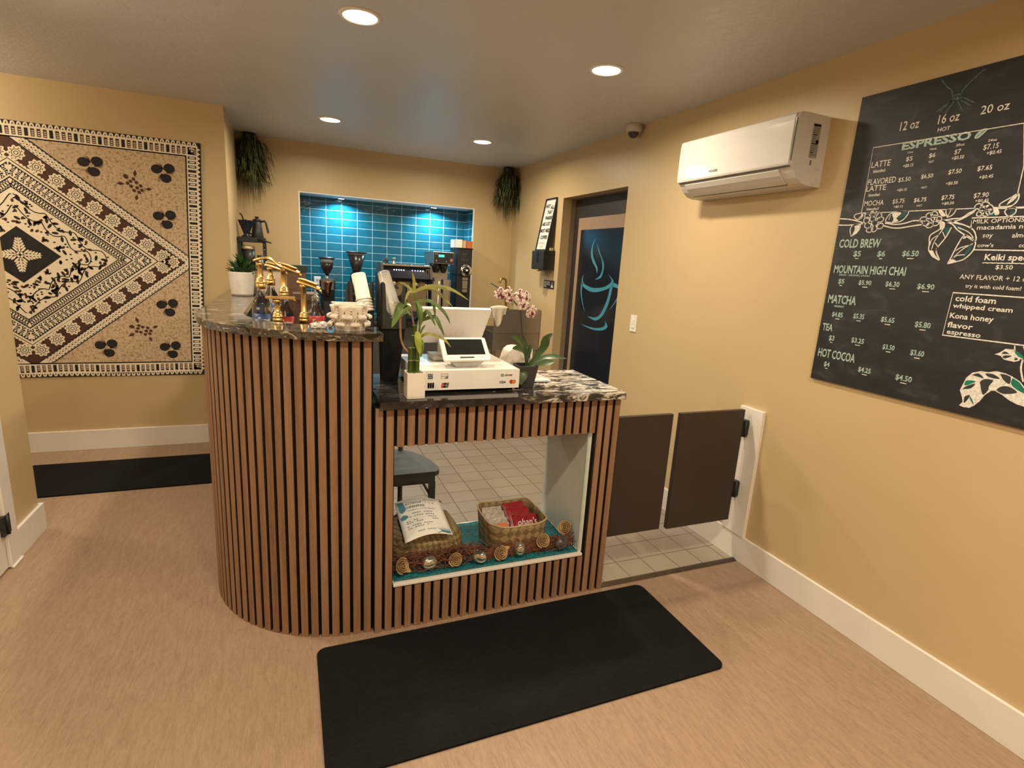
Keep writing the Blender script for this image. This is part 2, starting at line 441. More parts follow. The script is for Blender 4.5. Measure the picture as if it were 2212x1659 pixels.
niche_trim = MB().box(NX0 + 0.001, YB + 0.002, NT - 0.010, NX1 - 0.001, ND, NT - 0.001)
niche_trim.box(NX0 - 0.003, YB - 0.003, 0.93, NX0 + 0.009, YB + 0.012, NT).box(NX1 - 0.009, YB - 0.003, 0.93, NX1 + 0.003, YB + 0.012, NT)
struct(niche_trim.build('trim_2', pm('niche_ceiling_paint', (0.80, 0.82, 0.82), 0.3, var=0.02)))
nt_ = MB().box(NX0, ND, 0.90, NX1, ND + 0.05, NT).box(NX0, YB + 0.002, 0.88, NX1, ND, 0.90)
nt_.box(NX0, YB + 0.012, 0.90, NX0 + 0.006, ND, NT - 0.012, 1).box(NX1 - 0.006, YB + 0.012, 0.90, NX1, ND, NT - 0.012, 1)
struct(nt_.build('wall_niche', [TEAL, TEAL2]))
struct(MB().box(XL - 0.12, YT + 0.10, 0, XL, YB, H).build('wall_nook', WALL))
struct(MB().box(XH, YT, 0, XL, YT + 0.10, H).build('wall_hall', WALL))
struct(bevel(MB().box(XN - 0.12, YF, 0, XN, YE, H).build('wall_left', WALL), 0.006))
struct(MB().box(XH, YE - 0.12, 0, XN - 0.12, YE, H).build('wall_passage', WALL))
struct(MB().box(XH - 0.1, YF, 0, XH, YT, H).build('wall_far_left', WALL))
struct(MB().box(XN, YF - 0.1, 0, XR, YF, H).build('wall_front', WALL))
T = 0.016
def baseb(name, x0, y0, x1, y1):
    return struct(bevel(MB().box(x0, y0, 0, x1, y1, HB).build(name, WHITE_TRIM), 0.0025))
baseb('baseboard_right', XR - T, YF, XR, D0)
baseb('baseboard_back_right', XR - T, D1 + 0.01, XR, 4.60)
baseb('baseboard_hall', XH, YT - T, XL, YT)
lb = MB().box(XN, 2.966, 0, XN + T, YE + T, HB).box(XN - 0.12, YE, 0, XN, YE + T, HB)
struct(bevel(lb.build('baseboard_left', WHITE_TRIM), 0.0025))
# white door casing at the left edge of the view, with its black hinge
cs = MB().box(XN, 2.872, 0, XN + 0.019, 2.966, 2.10).box(XN, 2.872, 0, XN + 0.026, 2.970, 0.012)
cs.box(XN, 1.90, 2.10, XN + 0.019, 2.966, 2.20)
struct(bevel(cs.build('trim_3', WHITE_TRIM), 0.004))
dl = MB().box(XN - 0.03, 1.98, 0.01, XN + 0.006, 2.868, 2.09)
door_left = struct(bevel(dl.build('door_2', WHITE_TRIM), 0.003), 'white door in the left wall')
hg = MB().box(XN + 0.006, 2.842, 0.172, XN + 0.021, 2.906, 0.262).lathe([(0.006, 0), (0.006, 0.09)], (XN + 0.024, 2.874, 0.172), 12)
part_label(hg.build('hinge', BLACKP, door_left), 'black hinge')
# post at the right wall that carries the gate, standing on the baseboard
struct(bevel(MB().box(XR - 0.022, 1.922, HB, XR, 2.072, 0.838).build('trim_4', WHITE_TRIM), 0.002))

# doorway in the right wall: tan lining, dark steel door with a tan band and printed panel
XD = 2.335
lin = MB()
for (ya, yb_) in ((D1 - 0.004, D1 + 0.02), (D0 - 0.02, D0 + 0.004)): lin.box(XR + 0.08, ya, 0, XD + 0.06, yb_, DT + 0.02)
lin.box(XR + 0.08, D0 - 0.02, DT - 0.004, XD + 0.06, D1 + 0.02, DT + 0.03)
struct(lin.build('trim_5', pm('brown_door_lining', (0.27, 0.19, 0.13), 0.5)))
DOORD = pm('dark_steel_door', (0.028, 0.024, 0.024), 0.45, var=0.15)
TANB = pm('tan_door_band', (0.34, 0.235, 0.155), 0.45, var=0.05)
PANEL = pm('dark_navy_panel', (0.010, 0.013, 0.020), 0.20, var=0.2)
CUPBLUE = pm('teal_blue_print', (0.05, 0.26, 0.37), 0.5, var=0.12)
door = struct(MB().box(XD, D0 - 0.01, 0.006, XD + 0.045, D1 + 0.0, DT + 0.01).build('door_1', DOORD), 'dark door with a steaming cup print in the right wall')
bd = MB().box(XD - 0.006, D0, 0.30, XD, 4.266, 1.905)
part_label(bd.build('door_band', TANB, door), 'tan band')
pl = Plane((XD - 0.010, 0, 0), (0, 1, 0), (0, 0, 1), (-1, 0, 0))
cup = MB().box(XD - 0.010, D0, 0.335, XD - 0.005, 4.208, 1.806)
def band(outer, inner):
    o, i = sp2(outer, 6), sp2(inner, 6)
    n = min(len(o), len(i))
    o = [o[int(k * (len(o) - 1) / (n - 1))] for k in range(n)]; i = [i[int(k * (len(i) - 1) / (n - 1))] for k in range(n)]
    L = [pl.p(a, b, 0.001) for a, b in o]; R = [pl.p(a, b, 0.001) for a, b in i]
    cup.add(L + R, [(k, k + 1, n + k + 1, n + k) for k in range(n - 1)], 1)
band([(3.936, 1.745), (3.994, 1.687), (4.006, 1.612), (3.972, 1.548), (3.908, 1.496), (3.880, 1.448)], [(3.936, 1.745), (3.979, 1.687), (3.976, 1.612), (3.938, 1.559), (3.878, 1.496), (3.880, 1.448)])
band([(3.921, 1.697), (3.889, 1.634), (3.826, 1.561), (3.806, 1.495), (3.833, 1.439), (3.896, 1.408)], [(3.921, 1.697), (3.866, 1.624), (3.800, 1.551), (3.783, 1.489), (3.815, 1.424), (3.896, 1.404)])
band([(4.094, 1.439), (4.121, 1.399), (4.10, 1.344), (3.992, 1.308), (3.882, 1.304), (3.761, 1.324), (3.667, 1.355), (3.622, 1.392), (3.641, 1.422), (3.714, 1.455)], [(4.094, 1.439), (4.104, 1.397), (4.080, 1.364), (3.975, 1.340), (3.880, 1.338), (3.760, 1.352), (3.690, 1.378), (3.656, 1.400), (3.664, 1.424), (3.714, 1.455)])
ribbon(cup, pl, sp2([(4.111, 1.366), (4.115, 1.297), (4.085, 1.22), (4.028, 1.134)]), [0.026 * (1 - k / 18) + 0.004 for k in range(19)], 1, h=0.001)
band([(3.628, 1.372), (3.645, 1.288), (3.678, 1.202), (3.743, 1.12), (3.84, 1.076), (3.975, 1.096)], [(3.668, 1.352), (3.683, 1.285), (3.719, 1.208), (3.776, 1.133), (3.854, 1.100), (3.975, 1.096)])
ribbon(cup, pl, sp2([(3.632, 1.380), (3.555, 1.366), (3.525, 1.327), (3.571, 1.253), (3.636, 1.187)]), [0.030 * (1 - k / 24) + 0.004 for k in range(25)], 1, h=0.001)
band([(4.072, 1.02), (3.959, 1.003), (3.826, 0.998), (3.704, 1.014), (3.646, 1.052), (3.698, 1.093)], [(4.072, 1.02), (3.937, 1.013), (3.808, 1.018), (3.708, 1.040), (3.683, 1.068), (3.698, 1.093)])
part_label(cup.build('door_panel', [PANEL, CUPBLUE], door), 'dark panel with a teal cup and steam outline')
# dark space behind the doorway
struct(MB().box(XD + 0.06, D0 - 0.05, 0, XD + 0.10, D1 + 0.05, DT + 0.1).build('wall_behind_door', BLACK))

# ---------------------------------------------------------------- lamps with their fittings
LENS = pm('lamp_lens', (0.9, 0.88, 0.82), 0.4, emis=(1.0, 0.86, 0.66), estr=14.0, var=0.01)
LENSC = pm('cool_lamp_lens', (0.9, 0.9, 0.9), 0.4, emis=(0.80, 0.93, 1.0), estr=16.0, var=0.01)
def area(name, parent, size, watts, col, loc=(0, 0, 0), spread=180, rot=(0, 0, 0)):
    l = bpy.data.lights.new(name, 'AREA'); l.shape = 'DISK'; l.size = size; l.energy = watts; l.color = col; l.spread = math.radians(spread)
    o = bpy.data.objects.new(name, l); C.objects.link(o); o.parent = parent; o.location = loc; o.rotation_euler = rot
    return o
def downlight(x, y, label, watts=LAMP_W, group='round downlights recessed in the ceiling'):
    t = thing('recessed_light', label, 'ceiling light', (x, y, H), group)
    r = 0.080
    MB().lathe([(r - 0.012, -0.001), (r - 0.010, -0.006), (r, -0.005), (r + 0.006, 0.0)], (x, y, H), 36).build('trim_ring', WHITE_TRIM, t)
    MB().lathe([(0.0, -0.0035), (r - 0.012, -0.003), (r - 0.011, 0.0)], (x, y, H), 36).build('lens', LENS, t)
    area('bulb', t, 0.13, watts, WARM, (0, 0, -0.012), 170)
    return t
downlight(0.300, 2.545, 'large bright round ceiling downlight near the top edge, above the curved counter')
downlight(1.462, 2.529, 'round ceiling downlight to the upper left of the air conditioner')
downlight(0.313, 4.473, 'small round ceiling downlight on the left, in front of the tiled niche')
downlight(1.483, 4.449, 'smallest round ceiling downlight, in front of the right part of the niche')
for x, y in ((0.30, 0.60), (1.46, 0.60), (0.30, -1.35), (1.46, -1.35), (-0.86, 2.545), (-0.86, 0.60), (-0.86, -1.35)):  # unseen grid rows; left column added to brighten the left floor and ceiling
    downlight(x, y, 'assumed round ceiling downlight on the customer side, outside the picture', LAMP_W * (0.7 if x < 0 and y < 2 else 1.0))
def puck(x, y, label):
    t = thing('puck_light', label, 'cabinet light', (x, y, NT - 0.012), 'puck lights in the niche')
    MB().lathe([(0.030, -0.008), (0.034, -0.008), (0.036, 0.0)], (x, y, NT - 0.012), 24).build('trim_ring', CHROME, t)
    MB().lathe([(0.0, -0.0085), (0.029, -0.008), (0.030, -0.002)], (x, y, NT - 0.012), 24).build('lens', LENSC, t)
    area('bulb', t, 0.05, PUCK_W, (0.72, 0.90, 1.0), (0, 0, -0.014), 150)
puck(0.488, 5.665, 'left puck light under the top of the blue tiled niche')
puck(1.397, 5.660, 'right puck light under the top of the blue tiled niche')
# hall lamp on the left, beyond the wall edge: a flush glass bowl below the ceiling
t = thing('flush_ceiling_lamp', 'round glass ceiling lamp in the hall, outside the picture', 'ceiling light', (-2.35, 3.90, H))
MB().lathe([(0.10, -0.03), (0.12, -0.02), (0.12, 0.0)], (-2.35, 3.90, H), 24).build('base', BRASS, t)
MB().lathe([(0.0, -0.13), (0.07, -0.12), (0.13, -0.085), (0.16, -0.035), (0.158, -0.03), (0.10, -0.029)], (-2.35, 3.90, H), 28).build('glass_bowl', pm('lit_opal_glass', (0.9, 0.85, 0.75), 0.4, emis=(1.0, 0.80, 0.55), estr=9.0, var=0.02), t)
l = bpy.data.lights.new('bulb', 'POINT'); l.energy = HALL_W; l.color = WARM; l.shadow_soft_size = 0.1
o = bpy.data.objects.new('bulb', l); C.objects.link(o); o.parent = t; o.location = (0, 0, -0.20)
# ---------------------------------------------------------------- raised curved counter
CX, CY, RS = 0.25, 2.54, 0.585       # centre and outer radius of the slatted curve
ZR, ZL = 1.195, 0.9455               # undersides of the two stone tops
t = thing('raised_counter', 'tall curved counter clad in vertical walnut slats', 'counter', (0.25, 2.0, 0))
arc = [(CX + (RS - 0.018) * math.cos(math.radians(a)), CY + (RS - 0.018) * math.sin(math.radians(a))) for a in range(270, 179, -5)]
arc_in = [(CX + 0.44 * math.cos(math.radians(a)), CY + 0.44 * math.sin(math.radians(a))) for a in range(180, 271, 5)]
outline = [(0.276, CY - RS + 0.018)] + arc + [(CX - RS + 0.018, YT - 0.02), (CX - 0.44, YT - 0.02)] + arc_in + [(0.276, CY - 0.44)]
body = MB().prism(outline, 0.0, ZR)
part_label(body.build('carcass', BLACK, t), 'black backing between the slats')
sl = MB()
def slat(mb, x, y, ang, z0, z1, w=0.0275, d=0.018):
    """one slat whose outer face centre is at (x, y); ang = outward direction"""
    M = Matrix.Translation((x, y, 0)) @ Matrix.Rotation(ang, 4, 'Z')
    mb.prism([(-d, -w / 2), (-0.002, -w / 2), (0, -w / 2 + 0.002), (0, w / 2 - 0.002), (-0.002, w / 2), (-d, w / 2)], z0, z1, mat=1, M=M)
    p = [M @ Vector(q) for q in ((0.0002, -w / 2 + 0.0018, z0), (0.0002, w / 2 - 0.0018, z0), (0.0002, w / 2 - 0.0018, z1), (0.0002, -w / 2 + 0.0018, z1), (-0.0018, -w / 2 - 0.0002, z0), (-0.0018, -w / 2 - 0.0002, z1), (-0.0018, w / 2 + 0.0002, z0), (-0.0018, w / 2 + 0.0002, z1))]
    mb.add(p, [(0, 1, 2, 3), (4, 0, 3, 5), (1, 6, 7, 2)], 0)
slat(sl, 0.2545, CY - RS, -PI / 2, 0.0, ZR)
step = 0.0403 / RS
a = -PI / 2 - 0.036 / RS
while a > -PI - 0.01:
    slat(sl, CX + RS * math.cos(a), CY + RS * math.sin(a), a, 0.0, ZR); a -= step
y = CY + 0.032
while y < YT - 0.05:
    slat(sl, CX - RS, y, PI, 0.0, ZR); y += 0.0403
sl.build('slat_cladding', [WOOD, WOODS], t)
# stone ledge on top
RO, RI = 0.615, 0.430
o_arc = [(CX + RO * math.cos(math.radians(a)), CY + RO * math.sin(math.radians(a))) for a in range(270, 179, -3)]
i_arc = [(CX + RI * math.cos(math.radians(a)), CY + RI * math.sin(math.radians(a))) for a in range(180, 271, 3)]
o_arc = [(x + (0.012 if x < -0.3 else 0), y_) for x, y_ in o_arc]
ledge_outline = [(0.305, CY - RO)] + o_arc + [(CX - RO + 0.012, YT - 0.002), (CX - RI, YT - 0.002)] + i_arc + [(0.305, CY - RI)]
ld = bevel(MB().prism(ledge_outline, ZR, 1.223).build('stone_ledge', STONE_B), 0.003)
tag(ld, 'curved brown marbled stone ledge on top of the tall slatted counter', 'stone top')

# ---------------------------------------------------------------- lower counter with the display window
X0, X1, YS = 0.281, 1.344, 1.938
t = thing('display_counter', 'low slatted counter with a lit open display window under a black stone top', 'counter', (0.81, 2.1, 0))
cb = MB()
YB0 = YS + 0.018
cb.box(X0 - 0.003, YB0, 0, 0.352, YB0 + 0.016, ZL).box(1.228, YB0, 0, X1 - 0.002, YB0 + 0.016, ZL)       # front backing beside the window
cb.box(0.352, YB0, 0.788, 1.228, YB0 + 0.016, ZL).box(0.352, YB0, 0, 1.228, YB0 + 0.016, 0.196)
cb.box(X1 - 0.018, YB0 + 0.016, 0, X1 - 0.002, 2.38, ZL).box(X0 - 0.003, YB0 + 0.016, 0, X0 + 0.016, 2.10, ZL)
cb.box(0.352, YB0 + 0.016, 0.786, 1.228, 2.38, 0.802)                                                    # top of the display
cb.box(0.35, 2.36, 0, 1.228, 2.376, 0.18)
part_label(cb.build('carcass', BLACK, t), 'black backing behind the slats')
sl = MB()
n = 27
for k in range(n):
    x = X0 + 0.0138 + k * (X1 - X0 - 0.0276) / (n - 1)
    if x < 0.345 or x > 1.235: slat(sl, x, YS, -PI / 2, 0.0, ZL - 0.001)
    else:
        slat(sl, x, YS, -PI / 2, 0.790, ZL - 0.001); slat(sl, x, YS, -PI / 2, 0.0, 0.192)
sl.build('slat_cladding', [WOOD, WOODS], t)
wp = MB().box(0.354, YS + 0.002, 0.193, 1.222, 2.376, 0.205)
part_label(bevel(wp.build('display_shelf', WHITE_TRIM, t), 0.002), 'white display shelf')
sp = MB().box(1.214, YS + 0.022, 0.205, 1.226, 2.376, 0.786)
part_label(sp.build('side_panel', pm('white_lining_board', (0.62, 0.62, 0.58), 0.35, var=0.03), t), 'white lining at the right side of the window')
sp = MB().box(0.352, YS + 0.030, 0.205, 0.356, 2.376, 0.786)
sp.build('side_panel', BLACK, t)
gl = MB().box(1.205, YS + 0.020, 0.205, 1.2135, YS + 0.028, 0.786)
part_label(gl.build('glass_edge_strip', pm('greenish_glass_edge', (0.45, 0.55, 0.48), 0.15, var=0.05), t), 'greenish glass edge')
# stone top
tp = MB().prism([(0.292, 1.908), (1.349, 1.908), (1.349, 2.405), (0.31, 2.405), (0.31, 2.112), (0.292, 2.112)], ZL, 0.975)
tp.box(-0.178, 2.62, ZL, 0.31, YT - 0.003, 0.975)
tp.prism([(0.31, 2.125), (0.31, 2.62), (-0.178, 2.62)] + [(CX + 0.428 * math.cos(math.radians(q)), CY + 0.428 * math.sin(math.radians(q))) for q in range(182, 268, 6)], ZL, 0.975)
tg = bevel(tp.build('stone_countertop', STONE_K), 0.003)
tag(tg, 'black stone counter top with white veining at its right end', 'stone top')

# ---------------------------------------------------------------- gate between counter and wall
GATE = pm('dark_brown_gate_panel', (0.036, 0.0245, 0.0205), 0.45, var=0.06)
def gate(name, x0, x1, z0, z1, label, hx, hdir):
    t = thing(name, label, 'gate', ((x0 + x1) / 2, 2.0, z0), 'pair of low swing gates')
    bevel(MB().box(x0, 2.0, z0, x1, 2.024, z1).build('panel', GATE, t), 0.0015)
    for z in (z0 + 0.13, z1 - 0.145):
        h = MB().prism([(0, 0), (0.032, 0.0), (0.038, 0.012), (0.038, 0.075), (0.032, 0.088), (0, 0.088)], 1.996, 2.024, lambda a, b, c: (hx + hdir * a, c, z + b))
        h.tube([(hx + hdir * 0.012, 1.994, z), (hx + hdir * 0.012, 1.994, z + 0.088)], 0.006, 8)
        h.build('hinge', BLACKP, t)
    return t
gate('swing_gate', 1.385, 1.696, 0.230, 0.833, 'dark brown swing gate panel beside the slatted counter', 1.385, -1)
gate('swing_gate', 1.742, 2.150, 0.222, 0.833, 'dark brown swing gate panel hinged to the white post on the right wall', 2.150, 1)

# ---------------------------------------------------------------- floor mats
MATM = pm('black_ribbed_mat', (0.0080, 0.0078, 0.0078), 0.9, var=0.35, scale=60, bmp=0.5, bscale=60, stretch=(1, 8, 1), spec=0.15)
def mat_(x0, y0, x1, y1, label, r=0.035):
    m = MB().prism(rrect(x0, y0, x1, y1, r, 6), 0.0, 0.008).build('floor_mat', MATM)
    bevel(m, 0.003); tag(m, label, 'mat', 'black floor mats')
mat_(0.058, 1.330, 1.542, 1.905, 'large black mat on the floor in front of the slatted counter')
mat_(-1.75, 3.690, -0.478, 4.248, 'black mat on the hall floor below the patterned wall hanging')

# ---------------------------------------------------------------- chair behind the display window
t = thing('metal_chair', 'dark grey chair seen through the display window', 'chair', (0.44, 2.62, 0.004))
SEATG = pm('grey_chair_seat', (0.068, 0.068, 0.066), 0.5, var=0.12, scale=6, spec=0.35)
def seat_pt():
    pts = [(0.225, 2.432), (0.645, 2.432), (0.668, 2.450), (0.672, 2.49)]
    pts += [(0.672 - 0.15 * (1 - math.cos(q)) - 0.02 * q, 2.49 + 0.30 * math.sin(q)) for q in [0.3, 0.6, 0.9, 1.2, 1.45]]
    pts += [(0.87 - x, y_) for x, y_ in reversed(pts[3:])]
    return pts + [(0.202, 2.450)]
bevel(MB().prism(seat_pt(), 0.447, 0.470).build('seat', SEATG, t), 0.008, 3)
fr = MB().box(0.235, 2.442, 0.405, 0.645, 2.462, 0.447).box(0.235, 2.462, 0.410, 0.255, 2.76, 0.447).box(0.625, 2.462, 0.410, 0.645, 2.62, 0.447)
for sx in (0, 1):
    X = lambda v: v if not sx else 0.87 - v
    fr.tube([(X(0.628), 2.452, 0.33), (X(0.585), 2.452, 0.41)], 0.007, 6)
fr.build('seat_frame', GREYM, t)
for x in (0.247, 0.632):
    MB().box(x - 0.015, 2.440, 0.004, x + 0.015, 2.468, 0.412).build('leg', GREYM, t)
for x in (0.335, 0.535):
    MB().tube([(x, 2.80, 0.004), (x, 2.77, 0.20), (x, 2.765, 0.45), (x, 2.80, 0.66), (x, 2.86, 0.90)], 0.0135, 8).build('leg', GREYM, t)
for z, y_ in ((0.62, 2.795), (0.72, 2.818), (0.82, 2.838)):
    MB().box(0.335, y_ - 0.008, z, 0.535, y_ + 0.008, z + 0.045).build('back_slat', GREYM, t)

# ---------------------------------------------------------------- things in the display window (shelf top z = 0.205)
ZD = 0.205
m, nt, bs = new_mat('teal_print_cloth'); v = coords(nt)
w_ = noise(nt, v, 60, 5, 0.6, 2.5)
lnk(nt, ramp(nt, w_, [(0.40, (0.002, 0.035, 0.045)), (0.5, (0.004, 0.13, 0.155)), (0.62, (0.01, 0.20, 0.225))]), bs.inputs['Base Color']); bs.inputs['Roughness'].default_value = 0.75
bump(nt, bs, noise(nt, v, 45, 4), 0.6, 0.006)
TEALC = m
def cloth(u, v_):
    x = 0.36 + 0.845 * u; y_ = 1.958 + 0.40 * v_
    fold = 0.004 * math.sin(x * 60 + 4 * math.sin(y_ * 30)) * math.sin(y_ * 55) + 0.003 * math.sin(x * 25 + y_ * 90)
    return (x, y_, ZD + 0.0045 + 0.36 * fold * min(1, v_ * 6))
cl = MB().slab(cloth, 90, 40, 0.003).build('table_cloth', TEALC)
tag(cl, 'dark teal printed cloth spread over the display shelf', 'cloth')
m, nt, bs = new_mat('woven_palm_leaf')
def weave(scale, c0, c1, c2):
    m, nt, bs = new_mat('woven_palm_leaf')
    v = coords(nt, (1, 1, 1), (0.0, 0.0, 0.0))
    sep = node(nt, 'ShaderNodeSeparateXYZ'); lnk(nt, v, sep.inputs[0])
    def lin(a, b, c):
        s1 = node(nt, 'ShaderNodeMath', operation='MULTIPLY'); s1.inputs[1].default_value = a; lnk(nt, sep.outputs['X'], s1.inputs[0])
        s2 = node(nt, 'ShaderNodeMath', operation='MULTIPLY_ADD'); s2.inputs[1].default_value = b; lnk(nt, sep.outputs['Y'], s2.inputs[0]); lnk(nt, s1.outputs[0], s2.inputs[2])
        s3 = node(nt, 'ShaderNodeMath', operation='MULTIPLY_ADD'); s3.inputs[1].default_value = c; lnk(nt, sep.outputs['Z'], s3.inputs[0]); lnk(nt, s2.outputs[0], s3.inputs[2])
        return s3.outputs[0]
    cmb = node(nt, 'ShaderNodeCombineXYZ'); lnk(nt, lin(1, .6, 1), cmb.inputs[0]); lnk(nt, lin(1, .6, -1), cmb.inputs[1])
    ch = node(nt, 'ShaderNodeTexChecker'); ch.inputs['Scale'].default_value = scale; ch.inputs['Color1'].default_value = (*c0, 1); ch.inputs['Color2'].default_value = (*c1, 1)
    lnk(nt, cmb.outputs[0], ch.inputs['Vector'])
    mx = node(nt, 'ShaderNodeMix', data_type='RGBA', blend_type='MULTIPLY'); mx.inputs[0].default_value = 0.7
    lnk(nt, ch.outputs['Color'], mx.inputs[6]); lnk(nt, ramp(nt, noise(nt, v, 90, 3), [(0.3, c2), (0.7, (1, 1, 1))]), mx.inputs[7])
    lnk(nt, mx.outputs[2], bs.inputs['Base Color']); bs.inputs['Roughness'].default_value = 0.6
    bump(nt, bs, ch.outputs['Fac'], 0.5, 0.003)
    return m
WOVEN = weave(26, (0.34, 0.25, 0.125), (0.185, 0.122, 0.055), (0.6, 0.55, 0.45))
WOVEN2 = weave(40, (0.33, 0.25, 0.12), (0.175, 0.125, 0.052), (0.45, 0.4, 0.3))
# left basket: an upturned woven basket with a folded crown
t = thing('woven_basket', 'upturned woven palm basket lying under the printed flyer', 'basket', (0.53, 2.2, ZD))
def dome(u, v_):
    a = 2 * PI * u
    sq = lambda c: math.copysign(abs(c) ** 0.55, c)
    k = [1.0, 1.03, 1.02, 0.97, 0.86, 0.62, 0.30, 0.0]; z = [0.002, 0.02, 0.05, 0.08, 0.105, 0.125, 0.132, 0.134]
    q = v_ * 7; i = min(6, int(q)); f = q - i
    kk = k[i] * (1 - f) + k[i + 1] * f; zz = z[i] * (1 - f) + z[i + 1] * f
    return (0.535 + 0.165 * kk * sq(math.cos(a)), 2.215 + 0.150 * kk * sq(math.sin(a)), ZD + 0.0095 + 0.96 * zz + 0.004 * min(1, v_ * 5) * (0.2 + math.sin(5 * a + 9 * v_)))
MB().grid(dome, 40, 21).build('body', WOVEN2, t)
MB().tube([dome(i / 40, 0.0) for i in range(41)], 0.005, 6).build('rim', WOVEN2, t)
# brown leaf piece behind the flyer
lf = MB().slab(lambda u, v_: (0.455 + 0.19 * u, 2.285 + 0.05 * v_ + 0.02 * u, 0.362 + 0.030 * math.sin(PI * u) * (1 - 0.3 * v_) - 0.01 * v_), 10, 4, 0.003).build('dry_leaf', pm('dry_brown_leaf', (0.23, 0.14, 0.085), 0.6, var=0.25))
tag(lf, 'dry brown leaf behind the top edge of the flyer', 'leaf')
# right basket: open, rounded square
t = thing('woven_basket', 'open square woven palm basket holding snack packets', 'basket', (0.93, 2.13, ZD))
def bw(u, v_, inset=0.0):
    a = 2 * PI * u + 0.02
    sq = lambda c: math.copysign(abs(c) ** 0.42, c)
    k = 0.93 + 0.09 * v_
    lift = 0.004 * math.cos(4 * a)
    return (0.935 + (0.138 * k - inset) * sq(math.cos(a)), 2.130 + (0.132 * k - inset) * sq(math.sin(a)), ZD + 0.0095 + (0.145 - lift) * v_)
MB().slab(lambda u, v_: bw(u, v_), 64, 8, 0.005).build('body', WOVEN, t)
MB().prism([bw(i / 40, 0.0, 0.004)[:2] for i in range(40)], ZD + 0.0095, ZD + 0.0145).build('bottom', WOVEN, t)
MB().tube([bw(i / 64, 1.0) for i in range(65)], 0.0045, 6).build('rim', pm('pale_palm_binding', (0.40, 0.30, 0.17), 0.6), t)
# packets in the basket
SILV = pm('clear_foil_wrap', (0.66, 0.60, 0.50), 0.20, 0.45, 0.3, 60, bmp=0.8, bscale=40)
REDP = pm('red_wrapper', (0.27, 0.018, 0.022), 0.28, var=0.2, scale=40, bmp=0.4, bscale=30, coat=0.5)
ORG = pm('orange_print', (0.62, 0.15, 0.04), 0.4)
WHITEINK = pm('white_print', (0.80, 0.76, 0.70), 0.6, var=0.02)
def packet(x, y_, z, w, d, hgt, tilt, mats, label, grp, ang=0.0, face=None):
    t = thing('snack_packet', label, 'packet', (x, y_, z), grp)
    M = Matrix.Translation((x, y_, z)) @ Matrix.Rotation(ang, 4, 'Z') @ Matrix.Rotation(tilt, 4, 'X')
    def pil(s):
        return lambda u, v_: ((u - 0.5) * w, s * (d / 2) * (math.sin(PI * min(max(u, 0.0), 1)) ** 0.4) * (math.sin(PI * v_) ** 0.4) + 0.0015 * math.sin(30 * u + 23 * v_), v_ * hgt)
    b = MB().grid(pil(-1), 14, 14, 0, True, M).grid(pil(1), 14, 14, 0, True, M)
    b.build('wrapper', mats, t)
    if face: face(t, M, w, d, hgt)
    return t
def silver_face(t, M, w, d, hgt):
    b = MB(); p_ = Plane(M @ Vector((-w / 2, -d / 2 - 0.0022, 0)), M.to_3x3() @ Vector((1, 0, 0)), M.to_3x3() @ Vector((0, 0, 1)), M.to_3x3() @ Vector((0, -1, 0)))
    poly(b, p_, rrect(w * 0.12, hgt * 0.42, w * 0.88, hgt * 0.74, 0.006), 0)
    b.build('label', ORG, t)
def red_face(t, M, w, d, hgt):
    b = MB(); p_ = Plane(M @ Vector((-w / 2, -d / 2 - 0.0025, 0)), M.to_3x3() @ Vector((1, 0, 0)), M.to_3x3() @ Vector((0, 0, 1)), M.to_3x3() @ Vector((0, -1, 0)))
    write(b, p_, "ohan's", w * 0.10, hgt * 0.52, w * 0.8, hgt * 0.26, shear=0.2)
    b.build('lettering', WHITEINK, t)
zb = ZD + 0.036
packet(0.870, 2.048, zb + 0.012, 0.098, 0.024, 0.120, -0.85, SILV, 'clear foil packet with an orange label at the front of the basket', 'clear foil packets', 0.05, silver_face)
packet(0.866, 2.088, zb + 0.020, 0.098, 0.022, 0.124, -0.80, SILV, 'clear foil packet in the middle of the foil row in the basket', 'clear foil packets', 0.02)
packet(0.862, 2.128, zb + 0.028, 0.098, 0.022, 0.120, -0.75, SILV, 'clear foil packet at the back of the foil row in the basket', 'clear foil packets', 0.0)
packet(1.000, 2.048, zb + 0.012, 0.118, 0.024, 0.124, -0.85, REDP, 'red packet with white lettering at the front right of the basket', 'red snack packets', -0.04, red_face)
packet(0.988, 2.090, zb + 0.022, 0.115, 0.022, 0.130, -0.80, REDP, 'plain red packet just behind the lettered red packet', 'red snack packets', 0.05)
packet(0.980, 2.132, zb + 0.032, 0.112, 0.022, 0.126, -0.75, REDP, 'red packet at the back of the basket', 'red snack packets', 0.08)
# flyer
t = thing('flyer', 'white printed flyer with teal leaves resting on the left basket', 'paper', (0.52, 2.16, 0.36))
FC = [(0.417, 2.024), (0.626, 2.041), (0.624, 2.285), (0.420, 2.303)]
def fly(u, v_, h=0.0):
    x = (FC[0][0] * (1 - u) + FC[1][0] * u) * (1 - v_) + (FC[3][0] * (1 - u) + FC[2][0] * u) * v_
    y_ = (FC[0][1] * (1 - u) + FC[1][1] * u) * (1 - v_) + (FC[3][1] * (1 - u) + FC[2][1] * u) * v_
    return (x, y_, 0.334 + 0.052 * v_ + 0.022 * math.sin(PI * u) + h)
PAPER = pm('white_paper', (0.80, 0.77, 0.70), 0.6, var=0.02)
ink = MB().slab(lambda u, v_: fly(u, v_), 12, 10, 0.0012)
class Curved(Plane):
    def __init__(s): pass
    def p(s, a, b, h=0.0005): return fly(a, b, h + 0.0012)
pl = Curved()
write(ink, pl, 'Grand', 0.20, 0.83, 0.34, 0.065, shear=0.3, mat=1); write(ink, pl, 'OPENING', 0.20, 0.735, 0.40, 0.055, bold=0.02, mat=1)
